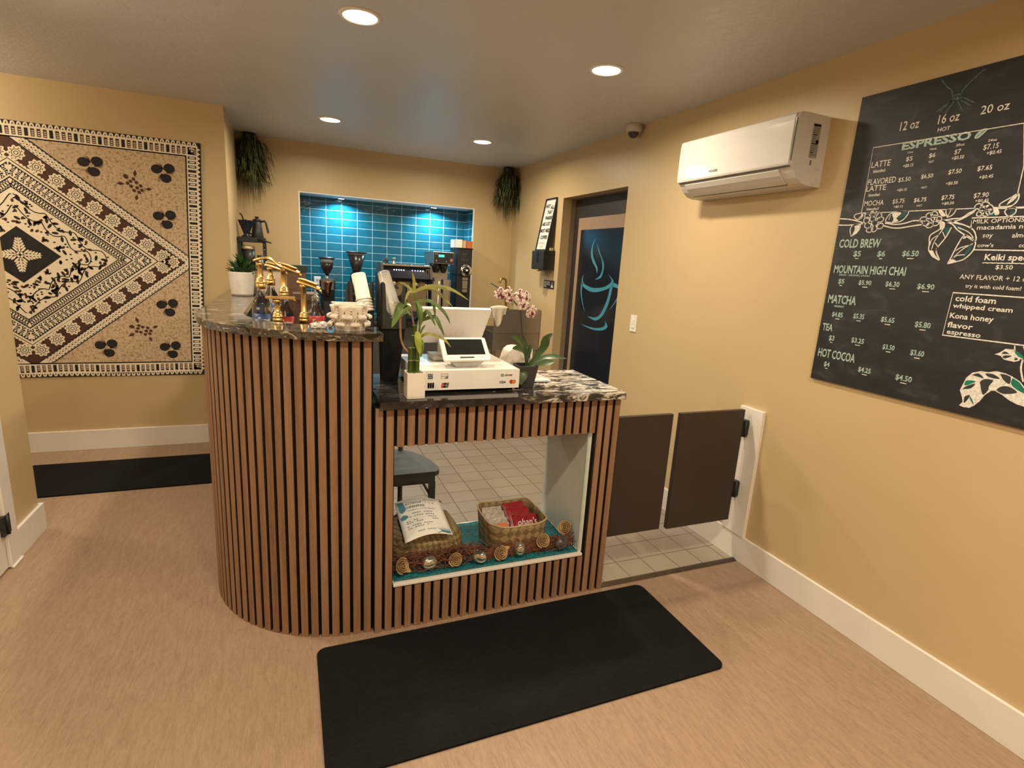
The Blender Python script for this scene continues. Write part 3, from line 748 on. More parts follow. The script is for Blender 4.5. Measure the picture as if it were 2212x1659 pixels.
write(ink, pl, 'SPECIALS', 0.62, 0.91, 0.24, 0.022, mat=1); write(ink, pl, '1. 2. 3.', 0.64, 0.82, 0.20, 0.045, mat=1)
write(ink, pl, 'TUESDAY TO SUNDAY', 0.20, 0.665, 0.62, 0.024, mat=1)
for k, (a, w2, b) in enumerate(((0.24, 0.55, 0.59), (0.22, 0.60, 0.52), (0.13, 0.30, 0.42), (0.13, 0.38, 0.375), (0.60, 0.26, 0.46), (0.62, 0.24, 0.40), (0.12, 0.55, 0.30), (0.12, 0.45, 0.25), (0.30, 0.40, 0.13))):
    for q in range(int(w2 / 0.05)):
        if (q * 7 + k * 3) % 5: ribbon(ink, pl, [(a + q * 0.05, b), (a + q * 0.05 + 0.036, b)], 0.014, 1)
for q in range(7):
    an = 1.9 + 0.28 * q
    poly(ink, pl, [(0.07, 0.80), (0.07 + 0.02, 0.78), (0.10 - 0.16 * math.cos(an), 0.80 + 0.14 * math.sin(an))], 2)
    poly(ink, pl, [(0.80 + 0.02 * q, 0.035), (0.83 + 0.02 * q, 0.035), (0.70 + 0.045 * q, 0.20 - 0.008 * abs(q - 3))], 2)
poly(ink, pl, [(0.04, 0.96), (0.16, 0.93), (0.19, 0.72), (0.10, 0.66), (0.05, 0.70)], 2); poly(ink, pl, [(0.03, 0.56), (0.10, 0.61), (0.18, 0.58), (0.20, 0.53), (0.12, 0.49), (0.04, 0.49)], 2)
poly(ink, pl, [(0.66, 0.02), (0.97, 0.02), (0.97, 0.08), (0.80, 0.07)], 2)
ink.build('sheet', [PAPER, pm('grey_ink', (0.10, 0.11, 0.12), 0.7), pm('teal_ink', (0.06, 0.21, 0.27), 0.7)], t)
# raffia garland
rf = MB(); rnd = random.Random(3)
for k in range(560):
    x = 0.37 + 0.82 * rnd.random(); y_ = 2.015 + 0.045 * rnd.random() + 0.02 * math.sin(x * 9)
    L = 0.05 + 0.09 * rnd.random(); an = rnd.uniform(0, 2 * PI); z = ZD + 0.014 + 0.058 * rnd.random()
    pts = []
    for q in range(6):
        an += rnd.uniform(-0.75, 0.75)
        pts.append((min(1.200, max(0.362, x)), min(1.998 if x > 0.76 else 2.045, max(1.978, y_)), max(ZD + 0.012, z)))
        x += L / 5 * math.cos(an); y_ += L / 5 * math.sin(an) * 0.6; z += rnd.uniform(-0.012, 0.011)
    rf.tube(pts, 0.0019, 4)
o = rf.build('raffia', pm('red_brown_raffia', (0.145, 0.052, 0.026), 0.7, var=0.4, scale=50))
tag(o, 'red-brown raffia strands laid along the front of the display', 'raffia', kind='stuff')
# rosettes of rolled wood shaving
ROSE = pm('tan_rolled_leaf', (0.46, 0.30, 0.135), 0.6, var=0.22, scale=40)
ROSED = pm('brown_flower_base', (0.13, 0.075, 0.03), 0.7, var=0.3)
def rosette(x, y_, z, r, yaw, pitch, label, side=()):
    t = thing('dried_flower', label, 'flower', (x, y_, z), 'tan dried roses along the display')
    M = Matrix.Translation((x, y_, z)) @ Matrix.Rotation(yaw, 4, 'Z') @ Matrix.Rotation(pitch, 4, 'X')
    b = MB()
    def spiral(u, v_):
        a = u * 2 * PI * 3.7; rr = r * (0.08 + 0.92 * u) * (1 + 0.05 * math.sin(2.6 * a))
        return (rr * math.cos(a) * (0.86 + 0.20 * v_), rr * math.sin(a) * (0.86 + 0.20 * v_), (0.55 - 0.30 * u) * r * 0.8 * v_ + 0.15 * r * (1 - u))
    b.slab(spiral, 90, 3, 0.0013, 0, M)
    b.lathe([(0, -0.004), (r * 0.9, -0.002), (r * 0.85, 0.004), (0, 0.006)], (0, 0, 0), 18, 1, M)
    b.build('bloom', [ROSE, ROSED], t)
    p = MB()
    for an in side:
        p.slab(lambda u, v_: ((r * 0.7 + r * 0.75 * v_) * math.cos(an) - (u - 0.5) * r * 0.8 * math.sin(an) * (1 - v_ ** 2), (r * 0.7 + r * 0.75 * v_) * math.sin(an) + (u - 0.5) * r * 0.8 * math.cos(an) * (1 - v_ ** 2), 0.006 * v_), 4, 5, 0.0018, 0, M)
    if side: p.build('petal', ROSE, t)
tl = math.radians(62)
rosette(0.398, 1.992, 0.253, 0.034, 0.5, tl, 'tan dried rose at the far left corner of the display', (-0.9,))
rosette(0.627, 1.985, 0.246, 0.030, -0.3, tl, 'tan dried rose between the left shell and the clear shell')
rosette(0.832, 1.982, 0.247, 0.033, 0.0, tl, 'tan dried rose with a side petal between the two clear shells', (0.5,))
rosette(1.040, 1.990, 0.270, 0.033, -0.15, tl, 'tan dried rose raised in front of the right end of the open basket')
rosette(1.172, 2.03, 0.295, 0.034, -1.0, tl, 'tan dried rose seen edge-on beside the white side lining')
# shells
PEARL = pm('pearly_shell', (0.62, 0.57, 0.46), 0.16, 0.8, 0.25, 18, coat=0.6)
CLEARS = pm('glossy_clear_shell', (0.60, 0.55, 0.46), 0.09, 0.85, 0.45, 26, coat=1.0, bmp=.25, bscale=30)
DARKS = pm('dark_shell', (0.085, 0.070, 0.060), 0.35, 0.1, 0.5, 25, coat=0.4)
def shell(x, y_, r, yaw, mt, label, sq=0.8):
    t = thing('sea_shell', label, 'shell', (x, y_, ZD + 0.012), 'shells along the display')
    def f(u, v_):
        a = 2 * PI * u; th = PI * v_
        rr = r * (1 + 0.22 * max(0, math.cos(a)) * math.sin(th) + 0.035 * math.sin(9 * a))
        return (1.12 * rr * math.sin(th) * math.cos(a), rr * sq * math.sin(th) * math.sin(a), r * 0.98 + r * 1.0 * math.cos(th) + 0.07 * r * math.sin(4 * th) * math.cos(2 * a))
    M = Matrix.Translation((x, y_, ZD + 0.012)) @ Matrix.Rotation(yaw, 4, 'Z')
    MB().grid(f, 28, 16, 0, True, M).build('body', mt, t)
    hp = []
    for q in range(26):
        a = q / 25 * 2 * PI * 2.2; rr = r * 0.55 * (1 - q / 27)
        hp.append((r * 0.55 + rr * 0.5 * math.cos(a), -r * sq * 0.86 - 0.0, r * 1.15 + rr * 0.6 * math.sin(a)))
    MB().tube(hp, [0.0022 * (1 - q / 30) for q in range(26)], 5, 0, M).build('whorl', mt, t)
shell(0.512, 1.995, 0.029, 0.2, PEARL, 'cream pearly shell at the left, below the flyer')
shell(0.733, 1.982, 0.029, 2.4, CLEARS, 'small glossy shell in the middle, left of the rose with a side petal')
shell(0.925, 1.994, 0.034, 1.2, CLEARS, 'largest glossy shell, below the open basket')
shell(1.130, 1.986, 0.031, 0.4, DARKS, 'dark shell near the right end of the display')
# ---------------------------------------------------------------- chalkboard menu on the right wall
XC = XR - 0.012
YC = 1.7071
BOARD = None
m, nt, bs = new_mat('chalk_smeared_slate'); v = coords(nt, (1, 3.0, 6.0))
lnk(nt, ramp(nt, noise(nt, v, 3.0, 7, 0.62, 0.5), [(0.32, (0.0075, 0.0075, 0.0085)), (0.55, (0.015, 0.015, 0.016)), (0.75, (0.044, 0.042, 0.040))]), bs.inputs['Base Color'])
bs.inputs['Roughness'].default_value = 0.55; BOARD = m
CHALK = pm('white_chalk', (0.66, 0.63, 0.58), 0.85, var=0.25, scale=120)
CHALKT = pm('pale_teal_chalk', (0.36, 0.47, 0.44), 0.85, var=0.30, scale=120)
CHALKD = pm('faint_teal_chalk', (0.08, 0.135, 0.14), 0.85, var=0.4, scale=120)
GREENC = pm('green_chalk_paint', (0.006, 0.155, 0.105), 0.7, var=0.2)
TEALC2 = pm('dark_teal_chalk_paint', (0.010, 0.080, 0.090), 0.7, var=0.2)
SLATE = pm('plain_slate_paint', (0.028, 0.030, 0.031), 0.6, var=0.2)
t = thing('chalkboard_menu', 'large black chalkboard menu on the right wall with prices and coffee branch drawings', 'menu board', (XC, 1.1, 1.066))
cb = MB().box(XC, YC - 1.22, 1.066, XR - 0.0005, YC, 2.2415)
pl = Plane((XC, YC, 0), (0, -1, 0), (0, 0, 1), (-1, 0, 0))
W_, T_ = 1, 2
rows = [('12 oz', .183, 2.080, .070, .031), ('16 oz', .319, 2.078, .069, .030), ('20 oz', .451, 2.083, .082, .026), ('HOT', .324, 2.051, .041, .013),
 ('LATTE', .097, 1.957, .076, .022), ('blended', .110, 1.936, .047, .012), ('FLAVORED', .096, 1.891, .112, .021), ('LATTE', .095, 1.866, .080, .020), ('blended', .109, 1.845, .045, .011),
 ('MOCHA', .098, 1.809, .080, .019), ('blended', .112, 1.791, .049, .010),
 ('$5', .231, 1.964, .024, .015), ('$6', .313, 1.965, .022, .014), ('$7', .397, 1.964, .020, .015), ('$7.15', .485, 1.965, .044, .016),
 ('+$0.15', .225, 1.942, .038, .011), ('HOT', .317, 1.946, .017, .007), ('+$0.50', .392, 1.946, .039, .011), ('+$0.45', .498, 1.947, .043, .011),
 ('$5.50', .218, 1.890, .046, .015), ('$6.50', .301, 1.893, .041, .014), ('$7.50', .392, 1.898, .042, .014), ('$7.65', .482, 1.898, .043, .014),
 ('+$0.15', .221, 1.855, .036, .009), ('HOT', .310, 1.857, .019, .007), ('+$0.50', .392, 1.861, .038, .010), ('+$0.45', .493, 1.871, .041, .010),
 ('$5.75', .213, 1.811, .045, .015), ('$6.75', .293, 1.810, .044, .014), ('$7.75', .388, 1.811, .042, .014), ('$7.90', .490, 1.809, .044, .015),
 ('+$0.15', .221, 1.794, .035, .008), ('HOT', .307, 1.793, .019, .006), ('+$0.50', .393, 1.793, .040, .009), ('+$0.45', .498, 1.794, .040, .009),
 ('12oz', .232, 1.992, .020, .006), ('16oz', .311, 1.991, .023, .007), ('20oz', .397, 1.990, .027, .008), ('24oz', .494, 1.989, .026, .008),
 ('MILK OPTIONS', .507, 1.723, .144, .013), ('macadamia nut', .523, 1.702, .152, .014), ('soy', .546, 1.676, .029, .014), ('almond', .629, 1.674, .062, .014), ("cow's", .537, 1.644, .047, .012), ('coconut', .654, 1.643, .060, .012),
 ('Keiki special', .567, 1.601, .143, .019), ('$3.50', .605, 1.572, .048, .013), ('ANY FLAVOR + 12 oz latte', .506, 1.535, .245, .015), ('try it with cold foam!', .530, 1.506, .160, .012),
 ('cold foam', .509, 1.458, .122, .019), ('whipped cream', .506, 1.434, .177, .015), ('Kona honey', .504, 1.397, .133, .018), ('flavor', .503, 1.364, .080, .018), ('espresso', .506, 1.340, .106, .016)]
for s_, a, b, w, h_ in rows:
    big = s_.startswith('Keiki') or s_ in ('cold foam', 'whipped cream', 'Kona honey', 'flavor', 'espresso')
    write(cb, pl, s_, a, b, w, h_ * 1.05, W_, bold=0.02 if big else (0.004 if h_ > 0.014 else 0.012))
teal_rows = [('ESPRESSO', .206, 2.008, .233, .026), ('COLD BREW', .020, 1.644, .179, .034), ('$5', .093, 1.608, .032, .022), ('$6', .194, 1.609, .032, .021), ('$6.50', .292, 1.611, .060, .020),
 ('MOUNTAIN HIGH CHAI', .018, 1.538, .301, .032), ('DECAF - ORGANIC, LOCAL!', .046, 1.527, .135, .007), ('$5', .048, 1.494, .027, .019), ('$5.90', .140, 1.494, .054, .018), ('$6.30', .252, 1.494, .054, .019), ('$6.90', .372, 1.492, .060, .019),
 ('MATCHA', .017, 1.409, .128, .035), ('ORGANIC', .050, 1.393, .047, .008), ('$4.85', .048, 1.352, .050, .020), ('$5.35', .146, 1.355, .047, .020), ('$5.65', .263, 1.355, .053, .019), ('$5.80', .394, 1.351, .055, .020),
 ('TEA', .014, 1.288, .049, .030), ('$3', .054, 1.248, .026, .021), ('$3.25', .158, 1.255, .055, .020), ('$3.50', .292, 1.249, .047, .019), ('$3.60', .400, 1.244, .049, .020),
 ('HOT COCOA', .016, 1.171, .174, .036), ('$4', .054, 1.132, .027, .020), ('$4.25', .212, 1.140, .054, .020), ('$4.50', .366, 1.140, .061, .021)]
for s_, a, b, w, h_ in teal_rows:
    write(cb, pl, s_, a, b, w, h_, T_, bold=0.035 if s_ == 'ESPRESSO' else 0.02)
    if s_[0] == '$':
        ribbon(cb, pl, [(a + w * 0.35, b - 0.009), (a + w * 0.75, b - 0.009)], 0.003, W_)
def line(pts, w=0.0035, mat=W_, closed=False, smooth=True):
    ribbon(cb, pl, sp2(pts, 6, closed) if smooth else pts, w, mat, closed, h=0.0007)
def fillp(pts, mat, smooth=True):
    poly(cb, pl, sp2(pts, 4, True) if smooth else pts, mat, h=0.0006)
# boxes
line([(.112, 1.783), (.093, 1.783), (.090, 2.035), (.584, 2.030), (.613, 1.898), (.615, 1.805), (.600, 1.800)], .003, smooth=False)
line([(.093, 1.780), (.300, 1.778), (.506, 1.774)], .003, smooth=False)
line([(.505, 1.706), (.500, 1.742), (.80, 1.737)], .004, smooth=False); line([(.530, 1.635), (.80, 1.630)], .004, smooth=False)
line([(.80, 1.334), (.495, 1.333), (.497, 1.486), (.80, 1.484)], .0045, smooth=False)
line([(.564 + .008 * q, 1.591 + (.0012 if q % 2 else 0)) for q in range(19)], .003, smooth=False)
# bean after the heading
fillp([(.450, 2.008), (.462, 2.006), (.478, 2.020), (.484, 2.032), (.470, 2.034), (.454, 2.022)], T_); line([(.455, 2.010), (.466, 2.020), (.480, 2.031)], .002, 7)
# volcano sketch, faint teal
for q in ([(.300, 2.230), (.322, 2.204), (.342, 2.185), (.351, 2.162)], [(.385, 2.154), (.379, 2.176), (.412, 2.212), (.435, 2.228)], [(.351, 2.162), (.366, 2.166), (.385, 2.160)], [(.354, 2.157), (.370, 2.150), (.386, 2.157)],
          [(.355, 2.154), (.330, 2.138), (.305, 2.122)], [(.359, 2.145), (.337, 2.112)], [(.370, 2.143), (.392, 2.109)], [(.381, 2.144), (.414, 2.120)], [(.388, 2.151), (.426, 2.126)], [(.350, 2.152), (.318, 2.120)], [(.364, 2.160), (.376, 2.148)]):
    line(q, .0035, 3)
# branch with berries and leaves
for q in ([(.0, 1.764), (.035, 1.761), (.070, 1.754), (.108, 1.743)], [(.0, 1.738), (.044, 1.736), (.073, 1.737), (.109, 1.739)], [(.200, 1.738), (.240, 1.731), (.277, 1.734), (.308, 1.742), (.341, 1.739)],
          [(.197, 1.728), (.230, 1.719), (.262, 1.717), (.309, 1.723), (.345, 1.727)], [(.408, 1.738), (.440, 1.742), (.468, 1.744), (.487, 1.758), (.507, 1.769)], [(.412, 1.734), (.439, 1.732), (.464, 1.738), (.484, 1.749), (.504, 1.763)]):
    line(q, .0045)
line([(.557, 1.772), (.594, 1.769), (.70, 1.766)], .006)
def berries(cs, r):
    for k, (a, b) in enumerate(cs):
        n = 14; an = k * 1.3
        line([(a + r * (1 + 0.12 * math.sin(2 * th + an)) * math.cos(th), b + r * 0.86 * (1 + 0.1 * math.cos(2 * th + an)) * math.sin(th)) for th in [2 * PI * i / n for i in range(n)]], .0034, closed=True, smooth=False)
berries([(.142, 1.777), (.123, 1.770), (.167, 1.769), (.121, 1.752), (.146, 1.758), (.178, 1.752), (.131, 1.731), (.158, 1.740), (.160, 1.717), (.183, 1.727), (.142, 1.714), (.150, 1.775)], .0128)
berries([(.341, 1.745), (.353, 1.731), (.360, 1.757), (.378, 1.748), (.388, 1.730), (.368, 1.723), (.392, 1.744), (.376, 1.761)], .0115)
berries([(.512, 1.780), (.531, 1.784), (.545, 1.773), (.526, 1.769), (.522, 1.756), (.550, 1.760), (.538, 1.755)], .0110)
fillp([(.226, 1.738), (.230, 1.752), (.221, 1.772), (.240, 1.776), (.256, 1.773), (.241, 1.754), (.250, 1.745)], W_)
line([(.226, 1.738), (.201, 1.744), (.207, 1.765), (.221, 1.775), (.279, 1.778), (.275, 1.756), (.257, 1.741)], .0035, closed=True)
fillp([(.243, 1.754), (.258, 1.773), (.279, 1.776), (.272, 1.760), (.257, 1.754)], 5); line([(.212, 1.750), (.216, 1.768)], .0025)
line([(.096, 1.783), (.101, 1.768), (.084, 1.756), (.065, 1.767), (.068, 1.778)], .0035, closed=True); fillp([(.080, 1.760), (.098, 1.768), (.096, 1.781), (.092, 1.770)], W_)
line([(.067, 1.690), (.057, 1.717), (.066, 1.735), (.097, 1.734), (.097, 1.716), (.085, 1.700)], .0035, closed=True); fillp([(.070, 1.694), (.078, 1.718), (.074, 1.732), (.095, 1.732), (.095, 1.716), (.084, 1.702)], W_)
line([(.412, 1.720), (.404, 1.706), (.378, 1.686), (.381, 1.657), (.388, 1.627), (.427, 1.598), (.411, 1.627), (.413, 1.645), (.432, 1.679), (.443, 1.713)], .004)
for q in ([(.419, 1.714), (.398, 1.668), (.393, 1.636)], [(.408, 1.689), (.387, 1.672), (.384, 1.651)], [(.417, 1.698), (.430, 1.677)], [(.400, 1.660), (.412, 1.645), (.408, 1.630)]): line(q, .003)
fillp([(.385, 1.632), (.398, 1.632), (.408, 1.618), (.425, 1.600), (.400, 1.610)], W_); fillp([(.398, 1.740), (.415, 1.735), (.420, 1.715), (.408, 1.706), (.402, 1.722)], W_)
fillp([(.421, 1.712), (.430, 1.684), (.440, 1.712)], 6)
line([(.403, 1.738), (.441, 1.725), (.463, 1.704), (.496, 1.682), (.525, 1.664), (.527, 1.677), (.512, 1.703), (.480, 1.720), (.441, 1.733)], .004, closed=True)
fillp([(.446, 1.724), (.472, 1.714), (.479, 1.701), (.463, 1.707)], 6); fillp([(.420, 1.735), (.455, 1.729), (.478, 1.719), (.445, 1.727)], W_); line([(.463, 1.712), (.500, 1.695), (.520, 1.674)], .003)
line([(.458, 1.586), (.466, 1.616), (.475, 1.650), (.491, 1.684), (.525, 1.664), (.530, 1.647), (.524, 1.625), (.506, 1.603), (.484, 1.594)], .004, closed=True)
for q in ([(.461, 1.593), (.491, 1.633), (.522, 1.656)], [(.474, 1.631), (.487, 1.642), (.515, 1.651)], [(.467, 1.602), (.482, 1.615), (.505, 1.618)]): line(q, .003)
fillp([(.505, 1.628), (.512, 1.645), (.521, 1.653), (.519, 1.633), (.503, 1.606)], 6); fillp([(.492, 1.682), (.487, 1.672), (.498, 1.676)], W_); fillp([(.459, 1.588), (.466, 1.602), (.482, 1.596)], W_)
fillp([(.402, 1.752), (.387, 1.773), (.397, 1.776), (.416, 1.754)], W_); line([(.422, 1.748), (.413, 1.774), (.443, 1.774), (.437, 1.756)], .0035, closed=True); line([(.422, 1.750), (.428, 1.772)], .0025)
line([(.573, 1.774), (.575, 1.785), (.599, 1.801), (.617, 1.812), (.620, 1.792), (.606, 1.775)], .004, closed=True); fillp([(.608, 1.777), (.613, 1.797), (.619, 1.803), (.619, 1.787)], 6); fillp([(.592, 1.778), (.600, 1.797), (.616, 1.808), (.609, 1.792)], W_)
fillp([(.556, 1.770), (.570, 1.768), (.578, 1.752), (.566, 1.748)], W_); fillp([(.556, 1.762), (.548, 1.745), (.566, 1.748)], 6); line([(.598, 1.768), (.592, 1.757), (.606, 1.742), (.622, 1.752), (.618, 1.768)], .0035, closed=True); fillp([(.606, 1.744), (.612, 1.760), (.621, 1.752)], 6)
# large variegated leaf at the bottom, small one above it
big = [(.601, 1.097), (.609, 1.111), (.604, 1.127), (.592, 1.150), (.597, 1.172), (.602, 1.197), (.616, 1.217), (.638, 1.227), (.661, 1.228), (.681, 1.236), (.706, 1.234), (.726, 1.228), (.750, 1.216), (.767, 1.198), (.80, 1.176), (.84, 1.150), (.80, 1.138), (.757, 1.144), (.735, 1.152), (.713, 1.165), (.691, 1.173), (.680, 1.170), (.665, 1.151), (.656, 1.128), (.643, 1.108), (.631, 1.097), (.613, 1.095)]
poly(cb, pl, big, W_, h=0.0005); line(big, .003, closed=True, smooth=False)
for q in ([(.614, 1.210), (.630, 1.219), (.641, 1.216), (.651, 1.206), (.632, 1.208)], [(.651, 1.223), (.673, 1.226), (.697, 1.214), (.666, 1.213)], [(.693, 1.231), (.711, 1.231), (.724, 1.226), (.725, 1.203), (.707, 1.212)],
          [(.643, 1.191), (.654, 1.204), (.679, 1.205), (.672, 1.184), (.672, 1.169), (.660, 1.151)], [(.694, 1.175), (.704, 1.189), (.726, 1.194), (.751, 1.180), (.716, 1.167)], [(.609, 1.130), (.622, 1.140), (.623, 1.128), (.612, 1.108)], [(.597, 1.155), (.605, 1.166), (.630, 1.183), (.622, 1.164)]): fillp(q, 7)
for q in ([(.729, 1.226), (.750, 1.215), (.767, 1.196), (.79, 1.178), (.755, 1.186), (.730, 1.203)], [(.599, 1.171), (.604, 1.188), (.631, 1.191), (.620, 1.180), (.608, 1.171)], [(.624, 1.138), (.636, 1.123), (.642, 1.109), (.627, 1.126)]): fillp(q, 4)
sm = [(.664, 1.292), (.677, 1.300), (.690, 1.315), (.710, 1.316), (.718, 1.305), (.735, 1.291), (.734, 1.283), (.722, 1.277), (.694, 1.279), (.681, 1.290)]
poly(cb, pl, sm, W_, h=0.0005)
for q in ([(.682, 1.297), (.690, 1.306), (.703, 1.300)], [(.687, 1.289), (.696, 1.294), (.712, 1.295), (.695, 1.283)], [(.720, 1.281), (.730, 1.286), (.723, 1.292)]): fillp(q, 7)
fillp([(.716, 1.314), (.729, 1.308), (.743, 1.297), (.739, 1.290), (.725, 1.299)], 4); line([(.712, 1.318), (.722, 1.298), (.745, 1.288)], .0035); line([(.712, 1.330), (.716, 1.312)], .0035)
line([(.743, 1.290), (.744, 1.259), (.759, 1.218)], .005)
for k in range(5): line([(.750, 1.300), (.735 + .008 * k, 1.330)], .002)
bevel(cb.build('panel', [BOARD, CHALK, CHALKT, CHALKD, GREENC, TEALC2, TEALC2, SLATE], t), 0.0)
t.children[0].modifiers.clear()

# ---------------------------------------------------------------- air conditioner
t = thing('air_conditioner', 'white wall air conditioner between the doorway and the chalkboard', 'air conditioner', (2.11, 2.22, 1.906))
A0, A1 = 1.846, 2.590
ACW = pm('ac_white_casing', (0.60, 0.57, 0.53), 0.38, var=0.015)
ACF = pm('ac_white_front', (0.60, 0.575, 0.54), 0.10, var=0.01, coat=0.5)
prof = [(2.209, 2.197), (2.060, 2.199), (2.032, 2.196), (2.022, 2.185), (2.020, 1.985), (2.030, 1.972), (2.042, 1.955), (2.062, 1.932), (2.090, 1.914), (2.120, 1.907), (2.209, 1.905)]
bevel(MB().prism(prof, A0, A1, lambda a, b, c: (a, c, b), smooth=False).build('casing', ACW, t), 0.005, 3)
fp = [(2.024, 2.194), (2.014, 2.186), (2.010, 2.16), (2.0085, 2.08), (2.0095, 1.990), (2.013, 1.981), (2.021, 1.981), (2.021, 2.19)]
bevel(MB().prism(fp, A0 + 0.010, A1 + 0.002, lambda a, b, c: (a, c, b), smooth=False).build('front_panel', ACF, t), 0.002)
lo = [(2.026, 1.970), (2.023, 1.967), (2.040, 1.945), (2.064, 1.924), (2.086, 1.911), (2.089, 1.915), (2.066, 1.931), (2.044, 1.952)]
bevel(MB().prism(lo, A0 + 0.07, A1 - 0.05, lambda a, b, c: (a, c, b)).build('air_flap', ACW, t), 0.001)
g = MB().box(2.084, A0 + 0.07, 1.9095, 2.092, A1 - 0.06, 1.914).box(2.0215, A0 + 0.012, 1.9745, 2.026, A1 - 0.004, 1.979)
g.build('dark_gap', GREYM, t)
chs = MB().box(2.0135, A0 + 0.003, 2.00, 2.0185, A0 + 0.0105, 2.17)
part_label(chs.build('edge_strip', CHROME, t), 'shiny edge strip')
em = MB(); write(em, Plane((2.0083, 2.345, 2.008), (0, -1, 0), (0, 0, 1), (-1, 0, 0)), 'PIONEER', 0, 0, 0.062, 0.0105, h=0.0012, bold=0.03)
em.build('emblem', pm('grey_emblem', (0.18, 0.18, 0.18), 0.4), t)
ps = Plane((2.05, A0, 1.906), (1, 0, 0), (0, 0, 1), (0, -1, 0))
st = MB(); poly(st, ps, [(.062, .115), (.108, .115), (.108, .255), (.062, .255)], 0, .0008)
for k in range(14): ribbon(st, ps, [(.066, .245 - .009 * k), (.084 + .004 * ((k * 5) % 6), .245 - .009 * k)], .004, 1 if k % 4 else 2, h=.0012)
poly(st, ps, [(.090, .175), (.104, .175), (.104, .190), (.090, .190)], 2, .0012); poly(st, ps, [(.064, .244), (.106, .244), (.106, .252), (.064, .252)], 2, .0012)
poly(st, ps, [(.074, .085), (.083, .085), (.083, .105), (.074, .105)], 1, .0012)
part_label(st.build('rating_label', [pm('grey_sticker', (0.27, 0.26, 0.24), 0.4), pm('grey_sticker_print', (0.14, 0.13, 0.125), 0.6), BLACK], t), 'grey rating sticker')
MB().tube([(2.168 + 0.016 * math.cos(q * .35), A0 - 0.001, 1.965 + 0.018 * math.sin(q * .35)) for q in range(2, 11)], 0.0025, 6).build('knockout_ring', ACW, t)
MB().tube([(2.166 + 0.018 * math.cos(q * .35), A0 - 0.001, 1.935 + 0.018 * math.sin(q * .35)) for q in range(10, 19)], 0.0025, 6).build('knockout_ring', ACW, t)

# ---------------------------------------------------------------- security camera
t = thing('security_camera', 'small white dome camera on the ceiling by the right wall', 'camera', (2.150, 3.29, H))
MB().lathe([(0.0, -0.050), (0.036, -0.051), (0.050, -0.046), (0.056, -0.030), (0.058, 0.0)], (2.150, 3.29, H), 32).build('housing', pm('off_white_housing', (0.50, 0.47, 0.43), 0.4, var=0.02), t)
MB().lathe([(0.0, -0.086), (0.016, -0.083), (0.028, -0.073), (0.034, -0.060), (0.035, -0.050)], (2.150, 3.29, H), 28).build('lens_dome', pm('smoked_dome', (0.06, 0.05, 0.045), 0.12), t)

# ---------------------------------------------------------------- light switch
t = thing('light_switch', 'white light switch plate on the right wall beside the doorway', 'light switch', (XR, 3.136, 1.135))
bevel(MB().box(XR - 0.006, 3.100, 1.080, XR, 3.172, 1.194).build('plate', WHITEP, t), 0.002)
bevel(MB().box(XR - 0.010, 3.120, 1.106, XR - 0.006, 3.152, 1.168).build('rocker', WHITEG, t), 0.002)
b = MB(); ps = Plane((XR - 0.0101, 3.148, 1.13), (0, -1, 0), (0, 0, 1), (-1, 0, 0)); write(b, ps, 'hi', 0.006, 0.0, 0.012, 0.010, h=0.0004); b.build('marking', pm('grey_marking', (0.2, 0.2, 0.2), 0.6), t)

# ---------------------------------------------------------------- paper towel dispenser, letter board, notice
t = thing('paper_towel_dispenser', 'black paper towel dispenser on the right wall below the letter board', 'dispenser', (XR - 0.05, 4.56, 1.453))
b = MB().prism([(2.098, 1.460), (2.104, 1.453), (2.208, 1.453), (2.208, 1.621), (2.100, 1.621), (2.096, 1.612)], 4.434, 4.688, lambda a, b_, c: (a, c, b_))
bevel(b.build('housing', BLACKP, t), 0.004)
MB().box(2.0935, 4.545, 1.535, 2.0965, 4.585, 1.618).box(2.0935, 4.548, 1.520, 2.0965, 4.582, 1.5352).build('sight_window', BLACKG, t)
MB().slab(lambda u, v_: (2.13 - 0.045 * v_ + 0.01 * u, 4.50 + 0.11 * u + 0.03 * v_ * (1 - u), 1.4535 - 0.036 * v_), 4, 4, 0.001).build('paper_tongue', pm('brown_towel_paper', (0.34, 0.25, 0.16), 0.8), t)
t = thing('letter_board', 'black framed letter board leaning on top of the towel dispenser', 'sign', (2.14, 4.57, 1.622))
LT = math.atan2(0.078, 0.462)
M = Matrix.Translation((2.120, 4.572, 1.6225)) @ Matrix.Rotation(LT, 4, 'Y')
# local: x = depth (towards wall +), y = along wall, z = up
fw = MB()
for bx in ((0, -.113, 0, .034, .113, .012), (0, -.113, .456, .034, .113, .468), (0, -.113, .012, .034, -.103, .456), (0, .103, .012, .034, .113, .456)): fw.box(*bx, M=M)
fw.box(.028, -.103, .012, .034, .103, .456, M=M)
fw.build('frame', BLACKP, t)
lb_ = MB().box(.010, -.103, .012, .0275, .103, .456, M=M)
R3 = M.to_3x3()
ps = Plane(M @ Vector((.010, .103, .012)), R3 @ Vector((0, -1, 0)), R3 @ Vector((0, 0, 1)), R3 @ Vector((-1, 0, 0)))
for s_, a, b_, w, h_ in (('NOT', .012, .375, .088, .030), ('ALL', .112, .362, .070, .030), ('THAT', .065, .318, .100, .030), ('WANDER', .045, .268, .140, .030), ('ARE LOST', .010, .215, .165, .030), ('MOST NEED', .006, .155, .188, .030), ('COFFEE', .030, .095, .140, .030)):
    write(lb_, ps, s_, a, b_, w, h_, 1, h=0.0012, bold=0.04)
for s_, a, b_, w, h_ in (('C.KONA.L', .012, .050, .140, .018), ('DAE', .050, .018, .070, .018)): write(lb_, ps, s_, a, b_, w, h_, 2, h=0.0012)
lb_.build('letter_panel', [pm('white_letter_panel', (0.78, 0.76, 0.72), 0.35, var=0.01), BLACK, pm('grey_letters', (0.42, 0.40, 0.37), 0.6)], t)
